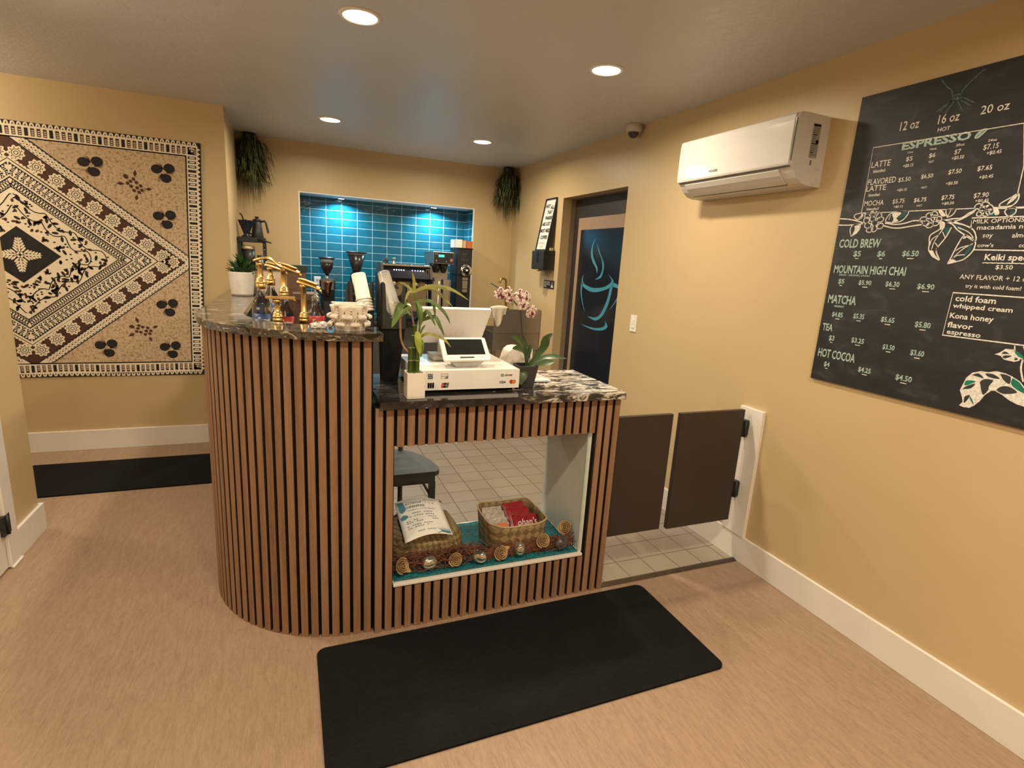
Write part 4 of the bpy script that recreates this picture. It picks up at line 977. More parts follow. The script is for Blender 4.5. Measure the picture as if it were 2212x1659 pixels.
bevel(MB().box(2.160, 4.440, 1.6225, 2.190, 4.462, 1.648).build('wood_block', pm('light_wood_block', (0.50, 0.36, 0.20), 0.6)), 0.002)
tag(bpy.data.objects['wood_block'], 'tiny light wooden block on the dispenser behind the letter board', 'block')
nb_ = MB().box(XR - 0.004, 4.410, 1.288, XR - 0.0002, 4.620, 1.362)
ps = Plane((XR - 0.004, 4.620, 1.288), (0, -1, 0), (0, 0, 1), (-1, 0, 0))
for s_, b_, w in (('EMPLOYEES', .050, .115), ('MUST WASH HANDS', .031, .120), ('HERE', .012, .05)): write(nb_, ps, s_, .010, b_, w, .013, 1, bold=0.02)
poly(nb_, ps, sp2([(.150, .012), (.195, .012), (.190, .030), (.178, .036), (.180, .058), (.170, .062), (.165, .036), (.152, .030)], 3, True), 1)
o = nb_.build('notice_sign', [BLACKP, WHITEINK]); bevel(o, 0.0); o.modifiers.clear()
tag(o, 'small black notice with white lettering below the towel dispenser', 'sign')

# ---------------------------------------------------------------- wall hanging
CREAM = pm('cream_bark_cloth', (0.80, 0.71, 0.55), 0.85, var=0.08, scale=90)
INKB = pm('black_bark_ink', (0.014, 0.013, 0.013), 0.8, var=0.3, scale=40)
BROWN = pm('dark_brown_bark_ink', (0.075, 0.030, 0.016), 0.8, var=0.25, scale=50)
m, nt, bs = new_mat('mottled_tan_bark_cloth'); v = coords(nt)
lnk(nt, ramp(nt, noise(nt, v, 55, 9, 0.80), [(0.40, (0.20, 0.115, 0.06)), (0.47, (0.50, 0.37, 0.235)), (0.60, (0.62, 0.49, 0.34))]), bs.inputs['Base Color']); bs.inputs['Roughness'].default_value = 0.85
BARK = m
t = thing('wall_hanging', 'patterned bark cloth hanging with a large diamond on the hall wall', 'wall hanging', (-1.612, YT - 0.01, 1.35))
YW = YT - 0.0085
class Cloth(Plane):
    def __init__(s): pass
    def p(s, u, v_, h=0.0005):
        return (-1.612 + u * (1.008 + 0.037 * v_), YW - h, 1.357 + v_ + 0.004 * math.sin(9 * u) * (1 if v_ < -0.7 else 0.3))
pl = Cloth()
hang = MB()
UE, VE = 1.032, 0.817
def cbox():
    fr_ = [pl.p(a, b, 0.0) for a, b in ((-UE, -VE), (UE, -VE), (UE, VE), (-UE, VE))]; bk = [(x, YT - 0.0045, z) for x, y_, z in fr_]
    hang.add(fr_ + bk, [(0, 1, 2, 3), (7, 6, 5, 4), (0, 4, 5, 1), (1, 5, 6, 2), (2, 6, 7, 3), (3, 7, 4, 0)], 1)
cbox()
def Q(pts, mat, lv): poly(hang, pl, pts, mat, 0.0004 * lv)
UI, VI = 0.945, 0.725
# lace border: cream band with black bars and scalloped edge
Q([(-UE + .018, -VE + .022), (UE - .018, -VE + .022), (UE - .018, VE - .022), (-UE + .018, VE - .022)], 0, 1)
def edge_items(n, L, fn):
    for k in range(n):
        fn(-L + 2 * L * (k + 0.5) / n, 2 * L / n, k)
def top(a, w, k):
    for sg in (1, -1):
        Q([(a - w * .42, sg * (VE - .022)), (a + w * .42, sg * (VE - .022)), (a + w * .3, sg * (VE - .006)), (a, sg * (VE - .001)), (a - w * .3, sg * (VE - .006))], 0, 2)
        Q([(a - w * .16, sg * (VE - .021)), (a + w * .16, sg * (VE - .021)), (a, sg * (VE - .009))], 1, 3)
        if True:
            Q([(a - w * .30, sg * (VI + .010)), (a + w * .30, sg * (VI + .010)), (a + w * .30, sg * (VE - .034)), (a - w * .30, sg * (VE - .034))], 1 if k % 4 == 0 else 2, 3)
            if k % 4:
                for q in range(3): Q([(a - w * .16, sg * (VI + .016 + q * .012)), (a + w * .22, sg * (VI + .016 + q * .012)), (a + w * .22, sg * (VI + .021 + q * .012)), (a - w * .16, sg * (VI + .021 + q * .012))], 0, 4)
def sidef(a, w, k):
    for sg in (1, -1):
        Q([(sg * (UE - .018), a - w * .42), (sg * (UE - .018), a + w * .42), (sg * (UE - .003), a)], 0, 2)
        if True:
            Q([(sg * (UI + .012), a - w * .28), (sg * (UI + .012), a + w * .28), (sg * (UE - .028), a + w * .28), (sg * (UE - .028), a - w * .28)], 1, 3)
            if k % 4: Q([(sg * (UI + .020), a - w * .14), (sg * (UI + .020), a + w * .14), (sg * (UE - .036), a + w * .14), (sg * (UE - .036), a - w * .14)], 0, 4)
edge_items(66, UE - .02, top); edge_items(54, VE - .03, sidef)
for sg in (1, -1):
    for x in (0, .0):
        Q([(-UI - .004, sg * (VI + .001)), (UI + .004, sg * (VI + .001)), (UI + .004, sg * (VI - .006)), (-UI - .004, sg * (VI - .006))], 1, 3)
    Q([(sg * (UI - .004), -VI), (sg * (UI + .004), -VI), (sg * (UI + .004), VI), (sg * (UI - .004), VI)], 1, 3)
Q([(-UI + .004, -VI + .006), (UI - .004, -VI + .006), (UI - .004, VI - .006), (-UI + .004, VI - .006)], 3, 2)
# diamonds, clipped by the inner border
def clip(pts, u0, v0):
    for ax, lim, sg in ((0, u0, 1), (0, u0, -1), (1, v0, 1), (1, v0, -1)):
        out = []
        for i in range(len(pts)):
            a, b = pts[i], pts[(i + 1) % len(pts)]
            ia, ib = sg * a[ax] <= lim, sg * b[ax] <= lim
            if ia: out.append(a)
            if ia != ib:
                f = (sg * lim - a[ax]) / (b[ax] - a[ax]); out.append((a[0] + f * (b[0] - a[0]), a[1] + f * (b[1] - a[1])))
        pts = out
    return pts
def dia(a, b, mat, lv): Q(clip([(a, 0), (0, b), (-a, 0), (0, -b)], UI - .004, VI - .006), mat, lv)
dia(1.005, .806, 1, 3); dia(.995, .797, 0, 4); dia(.920, .738, 1, 5); dia(.910, .731, 2, 6); dia(.752, .590, 0, 7); dia(.612, .484, 1, 8); dia(.600, .474, 0, 9); dia(.530, .425, 1, 10); dia(.522, .418, 0, 11); dia(.214, .180, 1, 13)
def along(a, b, n, fn, lv, ends=0.0):
    """repeat a motif along the four sides of the diamond; local frame (s along, t outwards)"""
    L = math.hypot(a, b)
    for sx, sy in ((1, 1), (1, -1), (-1, 1), (-1, -1)):
        dx, dy = -a * sx / L, b * sy / L
        ox, oy = b * sx / L, a * sy / L
        for k in range(n):
            s0 = (ends + (1 - 2 * ends) * (k + .5) / n)
            cx, cy = a * sx * (1 - s0), b * sy * s0
            if abs(cx) > UI - .012 or abs(cy) > VI - .015: continue
            fn(lambda p, q: (cx + dx * p + ox * q, cy + dy * p + oy * q), k)
def dots(F, k):
    Q([F(-.007, 0), F(0, .005), F(.007, 0), F(0, -.005)], 2, 5)
    for q in (.017, -.017): Q([F(-.010, q), F(0, q + .007 * (1 if q > 0 else -1)), F(.010, q)], 1, 5)
    Q([F(.010, .009), F(.018, .009), F(.014, .003)], 1, 5); Q([F(.010, -.009), F(.018, -.009), F(.014, -.003)], 1, 5)
along(.957, .768, 50, dots, 5)
def scal(F, k):
    Q([F(-.012, 0), F(.012, 0), F(.008, .012), F(0, .016), F(-.008, .012)], 0, 7)
along(.762, .596, 46, scal, 7)
def bars(F, k):
    if k % 2 == 0:
        for q in (-.010, 0, .010): Q([F(-.010, q - .003), F(.010, q - .003), F(.010, q + .003), F(-.010, q + .003)], 1, 8)
def tri(F, k):
    Q([F(-.014, -.012), F(.014, -.012), F(0, .010)], 1, 8); Q([F(-.005, -.009), F(.005, -.009), F(0, .001)], 0, 9)
    Q([F(.004, .012), F(.012, .002), F(.020, .012)], 1, 8)
def tri2(F, k): Q([F(-.010, .010), F(.010, .010), F(0, -.008)], 1, 8)
along(.715, .562, 52, tri2, 8); along(.683, .538, 52, bars, 8); along(.645, .510, 26, tri, 8)
def cross_(F, k):
    for sg in (1, -1): Q([F(-.009, -.020 * sg), F(-.004, -.020 * sg), F(.009, .020 * sg), F(.004, .020 * sg)], 1, 10)
along(.565, .448, 44, cross_, 10)
def rose(F, k):
    n = 9
    Q([F(.042 * (1 + .12 * math.cos(n * th)) * math.cos(th), .042 * (1 + .12 * math.cos(n * th)) * math.sin(th)) for th in [2 * PI * i / 54 for i in range(54)]], 0, 8)
    for th in [2 * PI * i / 9 for i in range(9)]: Q([F(.031 * math.cos(th) + .0045 * math.cos(q), .031 * math.sin(th) + .0045 * math.sin(q)) for q in (0, 1.57, 3.14, 4.71)], 2, 9)
    for r0, r1, mm in ((.024, .020, 2), (.012, .008, 1)):
        n2 = 20
        for i in range(n2):
            a0, a1 = 2 * PI * i / n2, 2 * PI * (i + 1) / n2
            Q([F(r0 * math.cos(a0), r0 * math.sin(a0)), F(r0 * math.cos(a1), r0 * math.sin(a1)), F(r1 * math.cos(a1), r1 * math.sin(a1)), F(r1 * math.cos(a0), r1 * math.sin(a0))], mm, 9)
along(.836, .664, 9, rose, 8)
for sx in (1, -1): rose(lambda p, q: (sx * .842 + p, q), 0)
# vine field with leaves
rnd = random.Random(11)
def ell(c, a, b, an, mat, lv, n=8):
    Q([(c[0] + a * math.cos(2 * PI * i / n) * math.cos(an) - b * math.sin(2 * PI * i / n) * math.sin(an), c[1] + a * math.cos(2 * PI * i / n) * math.sin(an) + b * math.sin(2 * PI * i / n) * math.cos(an)) for i in range(n)], mat, lv)
for k in range(1150):
    u, v_ = rnd.uniform(-.5, .5), rnd.uniform(-.4, .4)
    d = abs(u) / .515 + abs(v_) / .410
    if d > .96 or abs(u) / .225 + abs(v_) / .190 < 1.06: continue
    if k % 3 == 0: ell((u, v_), .019, .0085, rnd.uniform(0, PI), 1, 12)
    elif k % 3 == 1: ell((u, v_), .012, .008, rnd.uniform(0, PI), 2, 12)
    else: ell((u, v_), .007, .005, 0, 1, 12)
for sx in (1, -1):
    for sy in (1, -1):
        for off in (0.30, 0.37):
            pts = [(sx * (off * (1 - s0 / 24.0) * 1.25 + .012 * math.sin(s0 * .8)), sy * (off * s0 / 24.0 + .020 * math.sin(s0 * .9))) for s0 in range(25)]
            ribbon(hang, pl, pts, .006, 1, h=0.0004 * 12.5)
# flower in the black centre
for an in (0, PI / 2, PI, 3 * PI / 2):
    ca, sa = math.cos(an), math.sin(an)
    for q in range(1, 6):
        for sg in (1, -1):
            r = .018 + .0165 * q; w = .030 * (1.12 - q * .13)
            ell((r * ca - sg * w * sa * .7, r * sa + sg * w * ca * .7), w * .66, .0062, an + sg * .75, 0, 14)
    ell((.060 * ca, .060 * sa), .056, .006, an, 0, 14)
ell((0, 0), .020, .020, 0, 0, 14, 12); ell((0, 0), .008, .008, 0, 1, 15, 10)
# leaf triplets and turtles in the corners
for sx in (1, -1):
    for (u, v_) in ((.42, .600), (.815, .602), (.812, .294), (.805, -.318), (.420, -.610), (.812, -.625)):
        for an in (2.75, .75, -1.3):
            ell((sx * (u + .043 * math.cos(an)), v_ + .041 * math.sin(an)), .0325, .0295, 0, 1, 4, 16)
        for an in (1.75, -.25, -2.35, 1.9, -.1, -2.2):
            ribbon(hang, pl, [(sx * (u + .015 * math.cos(an)), v_ + .015 * math.sin(an)), (sx * (u + .05 * math.cos(an + .1)), v_ + .05 * math.sin(an + .1)), (sx * (u + .068 * math.cos(an + .35)), v_ + .068 * math.sin(an + .35))], [.006, .004, .001], 2, h=0.0016)
    for (u, v_, an) in ((.650, .495, -.85), (.648, -.487, -.35)):
        ca, sa = math.cos(an), math.sin(an)
        G = lambda p, q: (sx * (u + 1.25 * (p * ca - q * sa)), v_ + 1.25 * (p * sa + q * ca))
        for (p, q) in ((-.030, 0), (-.010, .016), (-.010, -.016), (.012, 0), (.014, .020), (.014, -.020), (.034, .009), (.034, -.009), (-.030, .018), (-.030, -.018)):
            Q([G(p + .010 * math.cos(i * PI / 3), q + .0085 * math.sin(i * PI / 3)) for i in range(6)], 2, 4)
        for (p, q, l1, an2) in ((-.035, .030, .038, 2.3), (-.035, -.030, .038, -2.3), (.038, .026, .030, .9), (.038, -.026, .030, -.9)):
            c2, s2 = math.cos(an2), math.sin(an2)
            Q([G(p, q), G(p + l1 * .5 * c2 - .009 * s2, q + l1 * .5 * s2 + .009 * c2), G(p + l1 * c2, q + l1 * s2), G(p + l1 * .5 * c2 + .009 * s2, q + l1 * .5 * s2 - .009 * c2)], 2, 4)
        Q([G(-.060 + .014 * math.cos(i * PI / 4), .011 * math.sin(i * PI / 4)) for i in range(8)], 2, 4)
hang.build('cloth', [CREAM, INKB, BROWN, BARK], t)

# ---------------------------------------------------------------- hanging plants in the two upper corners
GRASS = pm('drooping_grass_leaf', (0.085, 0.092, 0.034), 0.5, var=0.6, scale=12)
def hanging(cx, cy, cz, rx, L, label, seed, wall):
    rnd = random.Random(seed)
    t = thing('hanging_plant', label, 'plant', (cx, cy, cz), 'trailing plants in the upper corners')
    b = MB().lathe([(0.0, -0.075), (0.028, -0.070), (0.034, -0.02), (0.034, 0.0), (0.0, 0.0)], (cx, cy, cz), 18)
    b.build('pot', BLACKP, t)
    f = MB()
    for k in range(230):
        an = rnd.uniform(0, 2 * PI); r0 = rnd.uniform(0.0, 0.05)
        z0 = cz + rnd.uniform(-.08, 0.004); l = L * rnd.uniform(0.35, 1.0); out = rx * rnd.uniform(.3, 1.0)
        px_, py_ = cx + r0 * math.cos(an), cy + r0 * math.sin(an)
        pts = [(px_, py_, z0)]
        for q in (0.12, 0.35, 0.65, 1.0):
            o_ = out * (1 - (1 - q) ** 2.2) + (0.02 * q * math.sin(k))
            pts.append((cx + o_ * math.cos(an) + r0, cy + o_ * math.sin(an) * .8, z0 + 0.025 * math.sin(PI * min(1, q * 2.2)) - l * q ** 1.25))
        pts = [wall(p) for p in pts]
        f.leaf(pts, rnd.uniform(.008, .016), 0, .2, n=9, prof=lambda q: max(.08, 1 - q ** 2))
        if rnd.random() < .75:
            for q in range(3):
                i = rnd.choice((2, 3)); base = Vector(pts[i]); a2 = an + rnd.uniform(-1.2, 1.2); l2 = rnd.uniform(.06, .13)
                f.leaf([wall(p) for p in (base, base + Vector((l2 * .5 * math.cos(a2), l2 * .5 * math.sin(a2) * .7, -.012)), base + Vector((l2 * .8 * math.cos(a2), l2 * .8 * math.sin(a2) * .7, -l2 * .75)))], rnd.uniform(.008, .013), 0, .2, n=5)
    f.build('foliage', GRASS, t)
hanging(-0.292, 5.415, 2.4395, 0.125, 0.55, 'trailing green plant in the corner to the left of the tiled niche', 5, lambda p: (max(XL + .008, p[0]), min(YB - .008, p[1]), min(H - .005, p[2])))
hanging(2.080, 5.400, 2.4395, 0.125, 0.50, 'trailing green plant in the corner to the right of the tiled niche', 8, lambda p: (min(XR - .008, p[0]), min(YB - .008, p[1]), min(H - .005, p[2])))
# ---------------------------------------------------------------- things on the stone ledge (z = 1.223)
ZG, ZC = 1.2232, 0.9752
# potted succulent
t = thing('potted_plant', 'pointed green plant in a white ceramic pot on the far end of the stone ledge', 'plant', (-0.247, 3.46, ZG))
POTW = pm('matte_white_ceramic', (0.62, 0.58, 0.53), 0.6, var=0.06, scale=40, bmp=0.1)
MB().lathe([(0.0, 0.0), (0.054, 0.0), (0.058, 0.012), (0.067, 0.128), (0.068, 0.132), (0.062, 0.132), (0.058, 0.110), (0.0, 0.108)], (-0.247, 3.46, ZG), 36).build('pot', POTW, t)
f = MB(); rnd = random.Random(21)
for k in range(85):
    an = rnd.uniform(0, 2 * PI); r0 = rnd.uniform(0, .045); h0 = ZG + .112 + rnd.uniform(0, .075) * (1 - r0 / .06)
    l = rnd.uniform(.045, .085); el = rnd.uniform(.25, 1.2)
    b = Vector((-0.247 + r0 * math.cos(an), 3.46 + r0 * math.sin(an), h0)); d = Vector((math.cos(an) * math.cos(el), math.sin(an) * math.cos(el), math.sin(el)))
    pts = [b, b + d * l * .5 + Vector((0, 0, .004)), b + d * l]
    pts = [Vector((max(-0.378, p.x), p.y, p.z)) for p in pts]
    f.leaf(pts, .018, 0, .35, n=6, prof=lambda q: max(.05, math.sin(PI * (.2 + .8 * q)) ** .7))
f.build('foliage', LEAFG, t)
# white planter shaped like a carved capital
t = thing('carved_planter', 'white carved planter shaped like a column capital at the end of the stone ledge', 'planter', (0.200, 2.030, ZG))
PL = pm('white_carved_plaster', (0.72, 0.64, 0.54), 0.65, var=0.03)
bx, by = 0.200, 2.030
body = MB().lathe([(0.0, 0.0), (0.052, 0.0), (0.054, 0.006), (0.048, 0.014), (0.047, 0.045), (0.055, 0.075), (0.060, 0.090), (0.052, 0.090), (0.044, 0.07), (0.0, 0.068)], (bx, by, ZG), 40)
body.build('bowl', PL, t)
lv = MB()
def acanthus(an, z0, h_, r0, w, curl):
    ca, sa = math.cos(an), math.sin(an)
    def fn(u, v_):
        s_ = (u - .5) * w * (1 - .25 * v_) * (1 + .14 * math.cos(6 * PI * v_))
        if v_ < .72:
            rr = r0 + .006 * v_; zz = z0 + h_ * v_ / .72
        else:
            q = (v_ - .72) / .28 * PI * 1.15
            rr = r0 + .0045 + curl * math.sin(q * .5) ** 2 * 1.5; zz = z0 + h_ + curl * .7 * math.sin(q)
        rr += .006 * (abs(u - .5) * 2) ** 2 * -1 + .002 * math.cos((u - .5) * 6 * PI)
        return (bx + rr * ca - s_ * sa, by + rr * sa + s_ * ca, zz)
    lv.slab(fn, 8, 14, .003)
for k in range(8): acanthus(2 * PI * k / 8 + .2, ZG, .022, .052, .044, .013)
for k in range(8): acanthus(2 * PI * (k + .5) / 8 + .2, ZG + .014, .034, .052, .046, .014)
lv.build('leaf_carving', PL, t)
vo = MB()
NS = 8
for k in range(NS):
    a0 = 2 * PI * k / NS - PI / 2 + PI / NS; da = 2 * PI / NS
    for q in range(5):
        dip = .052 - .0095 * q; pts = []
        for i in range(15):
            f_ = i / 14; w_ = 1 - (2 * f_ - 1) ** 2
            an = a0 + da * (.5 + (f_ - .5) * (1.0 - .15 * q))
            z = ZG + .088 - dip * w_ ** .8
            rr = .062 - .010 * w_ + .0035 * math.sin(PI * f_) + .0010 * q
            pts.append((bx + rr * math.cos(an), by + rr * math.sin(an), z))
        vo.tube(pts, .0036, 6)
    for q, (zz, r1) in enumerate(((.034, .0105), (.050, .009))):
        pts = []
        for i in range(14):
            th = i / 13 * 2 * PI * 1.3; rr = r1 * (1 - i / 17)
            an = a0 + (rr * math.cos(th)) / .056
            pts.append((bx + (.0575 + .002 * i / 14) * math.cos(an), by + (.0575 + .002 * i / 14) * math.sin(an), ZG + zz + rr * math.sin(th)))
        vo.tube(pts, .0034, 6)
vo.build('scroll_carving', PL, t)
ab = []
for k in range(4):
    an = PI / 2 * k; ca, sa = math.cos(an), math.sin(an)
    for q in range(9):
        s_ = (q / 8 - .5) * .112; d_ = .0575 - .012 * (1 - (2 * (q / 8 - .5)) ** 2) + .002 * math.cos(q * PI)
        ab.append((bx + d_ * ca - s_ * sa, by + d_ * sa + s_ * ca))
rim = MB()
inner = [(bx + (x - bx) * .80, by + (y_ - by) * .80) for x, y_ in ab]
n = len(ab)
vs = [(x, y_, ZG + .0885) for x, y_ in ab] + [(x, y_, ZG + .0955) for x, y_ in ab] + [(x, y_, ZG + .0955) for x, y_ in inner] + [(x, y_, ZG + .0885) for x, y_ in inner]
rim.add(vs, [(g * n + i, g * n + (i + 1) % n, ((g + 1) % 4) * n + (i + 1) % n, ((g + 1) % 4) * n + i) for g in range(4) for i in range(n)])
bevel(rim.build('rim', PL, t), .002)
# crumpled sugar packets
rnd = random.Random(4)
for k, (x, y_, s_, lab) in enumerate(((0.082, 2.045, .022, 'crumpled white packet lying left of the carved planter, nearest the bottles'), (0.112, 2.050, .026, 'large crumpled white packet lying left of the carved planter'), (0.136, 2.078, .012, 'small white scrap of paper just left of the carved planter'))):
    def cr(u, v_, x=x, y_=y_, s_=s_, k=k):
        a = 2 * PI * u
        rr = s_ * (.55 + .28 * math.sin(3 * a + k) * math.sin(4 * v_ * PI) + .2 * math.sin(7 * a + 2 * k))
        th = PI * v_
        return (x + rr * math.sin(th) * math.cos(a) * 1.0, y_ + rr * math.sin(th) * math.sin(a) * .6, ZG + s_ * .5 + s_ * .5 * -math.cos(th) + .002 * math.sin(5 * a) * math.sin(th))
    o = MB().grid(cr, 18, 10, 0, False).build('sugar_packet', PAPER); tag(o, lab, 'packet', 'crumpled packets on the ledge')

# ---------------------------------------------------------------- syrup bottles behind the ledge (on the stone counter, z = 0.975)
LABB = pm('blue_label', (0.012, 0.045, 0.16), 0.45, var=0.1); LABR = pm('red_label', (0.34, 0.018, 0.014), 0.45, var=0.1)
SYR = pm('dark_syrup', (0.055, 0.018, 0.006), 0.15, var=0.2)
def syrup(x, y_, neck, label, lab_mat, lz, script, pump, headz=None, r=0.0375, group='syrup bottles behind the ledge', yaw=0.0, glass=GLASS):
    t = thing('syrup_bottle', label, 'bottle', (x, y_, ZC), group)
    b = neck - .065
    MB().lathe([(0.0, 0.0), (r - .004, 0.0), (r, .006), (r, b - ZC - .01), (r * .97, b - ZC), (r * .72, b - ZC + .022), (.0165, b - ZC + .044), (.0145, neck - ZC), (.016, neck - ZC + .004)], (x, y_, ZC), 28).build('glass', glass, t)
    MB().lathe([(0.0, .004), (r - .007, .004), (r - .006, .010), (r - .006, (b - ZC) * .72), (0.0, (b - ZC) * .72)], (x, y_, ZC), 20).build('syrup', SYR, t)
    if lab_mat:
        lb2 = MB()
        A0_, A1_ = -2.55, -.35
        lb2.slab(lambda u, v_: (x + (r + .0008) * math.cos(A0_ + (A1_ - A0_) * u), y_ + (r + .0008) * math.sin(A0_ + (A1_ - A0_) * u), lz - .085 + .085 * v_), 14, 2, .0008)
        class Cyl(Plane):
            def __init__(s): pass
            def p(s, a, b_, h=.0005): return (x + (r + .0012 + h) * math.cos(-2.1 + a / r), y_ + (r + .0012 + h) * math.sin(-2.1 + a / r), lz - .085 + b_)
        write(lb2, Cyl(), script, .0, .046, .048, .026, 1, shear=.25, bold=.03)
        lb2.build('label', [lab_mat, WHITEINK], t)
    if pump:
        p = MB()
        M = Matrix.Translation((x, y_, neck)) @ Matrix.Rotation(yaw, 4, 'Z')
        hz = headz - neck
        p.lathe([(.0, .0), (.0185, .0), (.0185, .018), (.0165, .020), (.0195, .022), (.0195, .028), (.0165, .030), (.0165, .040), (.012, .044), (.0105, .046), (.0105, hz - .02), (.014, hz - .018), (.014, hz - .010), (.010, hz - .006), (.0, hz - .004)], (0, 0, 0), 22, 0, M)
        if pump == 'lever':
            p.slab(lambda u, v_: ((-.022 + .105 * u), (v_ - .5) * .030 * (1.15 - .7 * u), hz - .004 + .012 * math.sin(PI * min(1, u * 1.2)) - .022 * max(0, u - .6) / .4 + .006 * (1 - (2 * v_ - 1) ** 2)), 12, 6, .006, 0, M)
            p.tube([(.070, 0, hz - .012), (.080, 0, hz - .024), (.082, 0, hz - .050)], [.006, .0055, .003], 8, 0, M)
        elif pump == 'flat':
            p.box(-.040, -.014, hz - .004, .064, .014, hz + .004, 0, M)
            p.tube([(.050, 0, hz - .002), (.060, 0, hz - .006), (.066, 0, hz - .016)], .005, 8, 0, M)
        else:
            p.slab(lambda u, v_: ((-.020 + .085 * u), (v_ - .5) * .034 * (1.05 - .5 * u), hz - .002 - .026 * u ** 1.3 + .010 * (1 - (2 * v_ - 1) ** 2)), 12, 6, .007, 0, M)
            p.slab(lambda u, v_: ((-.016 + .070 * u), (v_ - .5) * .020, hz + .014 - .020 * u ** 1.4), 10, 4, .005, 0, M)
            p.tube([(.052, 0, hz - .020), (.066, 0, hz - .030), (.070, 0, hz - .040)], [.0055, .005, .003], 8, 0, M)
        p.build('pump', GOLD, t)
    return t
syrup(-.104, 2.395, 1.335, 'syrup bottle with blue label and tall gold lever pump, leftmost of the bottles', LABB, 1.238, 'Torani', 'lever', 1.445, yaw=-.15)
syrup(-.075, 2.660, 1.335, 'syrup bottle with blue label standing behind the leftmost bottle', LABB, 1.26, 'Torani', 'beak', 1.420, yaw=-.2)
syrup(-.020, 2.420, 1.300, 'syrup bottle with red label and tall gold duck-beak pump, second tall pump from the left', LABR, 1.226, 'Torani', 'beak', 1.425, yaw=-.25)
syrup(-.044, 2.268, 1.214, 'syrup bottle with a low flat gold pump in front of the red label bottle', LABR, 1.20, 'Torani', 'flat', 1.312, yaw=-.08, r=.034)
syrup(.052, 2.285, 1.212, 'syrup bottle with thick gold pump drooping to the right, nearest the carved planter', LABR, 1.17, 'Torani', 'beak', 1.372, yaw=-.35, r=.032)
syrup(.100, 2.410, 1.300, 'clear syrup bottle with red label and no pump beside the grinder', LABR, 1.232, 'Torani', None)
MB().lathe([(.0145, 0), (.0145, .010), (.008, .012), (.004, .03), (.004, .045), (.0, .045)], (.100, 2.410, 1.300), 14).build('pour_spout', CLEARP, [o for o in bpy.data.objects if o.name.startswith('syrup_bottle')][-1])
# storage bins with dark lids behind the bottles
BINM = pm('brown_tinted_bin', (0.090, 0.050, 0.035), 0.18, var=0.15, coat=0.4); LIDG = pm('dark_green_lid', (0.018, 0.026, 0.020), 0.35)
def bin_(x0, x1, y0, y1, z1, label, mt):
    t = thing('storage_bin', label, 'container', ((x0 + x1) / 2, (y0 + y1) / 2, ZC), 'bins behind the bottles')
    bevel(MB().rbox(x0, y0, ZC, x1, y1, z1 - .03, .012, 0).build('body', mt, t), .003)
    bevel(MB().rbox(x0 - .004, y0 - .004, z1 - .03, x1 + .004, y1 + .004, z1, .014, 0).build('lid', LIDG, t), .004)
bin_(-.010, .085, 3.02, 3.14, 1.418, 'brown tinted storage bin with dark lid behind the red label bottle', BINM)
bin_(-.120, -.022, 3.06, 3.18, 1.416, 'beige storage bin with dark lid between the gold pumps', pm('beige_bin', (0.42, 0.35, 0.27), 0.45))
bw_ = MB().rbox(.020, 2.78, ZC, .128, 2.94, 1.262, .01, 0).rbox(.016, 2.776, 1.262, .132, 2.944, 1.292, .01, 0)
o = bw_.build('wooden_box', pm('dark_brown_box', (0.085, 0.045, 0.030), 0.4, var=.2)); bevel(o, .003); tag(o, 'dark brown box behind the drooping gold pump', 'box')

# ---------------------------------------------------------------- cup dispensers
def cup_rack(x0, x1, y0, z0, z1, zbase, label, slot_r):
    t = thing('cup_dispenser', label, 'dispenser', ((x0 + x1) / 2, y0 + .06, ZC), 'black cup dispensers')
    cx = (x0 + x1) / 2; th = .006; d = .125; lean = .10
    M = Matrix.Translation((0, y0, z0)) @ Matrix.Shear('XZ', 4, (0, lean)).to_4x4() if False else Matrix.Translation((0, y0, z0))
    h_ = z1 - z0
    U = [(x0, 0), (x1, 0), (x1, h_), (x1 - .010, h_ + .004)]
    ws = slot_r
    U += [(cx + ws + .004, h_ - .004)] + [(cx + ws * math.cos(a), .105 - .02 + ws * math.sin(a)) for a in [0 - PI * i / 10 for i in range(11)]] + [(cx - ws - .004, h_ - .004), (x0 + .010, h_ + .004), (x0, h_)]
    r_ = MB().prism(U, 0, th, lambda a, b, c: (a, c + lean * b, b), 0, M)
    r_.prism([(0, 0), (d, 0), (d + lean * h_ * .7, h_ * .7), (lean * h_, h_)], x0, x0 + th, lambda a, b, c: (c, a, b), 0, M)
    r_.prism([(0, 0), (d, 0), (d + lean * h_ * .7, h_ * .7), (lean * h_, h_)], x1 - th, x1, lambda a, b, c: (c, a, b), 0, M)
    r_.prism([(d - th, 0), (d, 0), (d + lean * h_ * .7, h_ * .7), (d - th + lean * h_ * .7, h_ * .7)], x0, x1, lambda a, b, c: (c, a, b), 0, M)
    r_.box(x0, 0, 0, x1, d, th, 0, M)
    bevel(r_.build('rack', pm('matt_black_rack', (0.022, 0.021, 0.020), 0.5, var=0.1), t), .0015)
    st_ = MB().prism([(x0 + .012, 0), (x1 - .035, 0), (x1 - .006, h_ * 0 + (z0 - ZC)), (x0 + .004, z0 - ZC)], y0 + .012, y0 + .105, lambda a, b, c: (a, c, ZC + b))
    st_.build('stand', BLACK, t)
    return t
cup_rack(.345, .452, 2.235, 1.200, 1.385, ZC, 'black dispenser holding clear plastic cups, right of the pair', .0315)
cup_rack(.222, .325, 2.290, 1.200, 1.382, ZC, 'black dispenser holding white paper cups, left of the pair', .0315)
CUPW = pm('white_paper_cup', (0.74, 0.66, 0.56), 0.55, var=0.02)
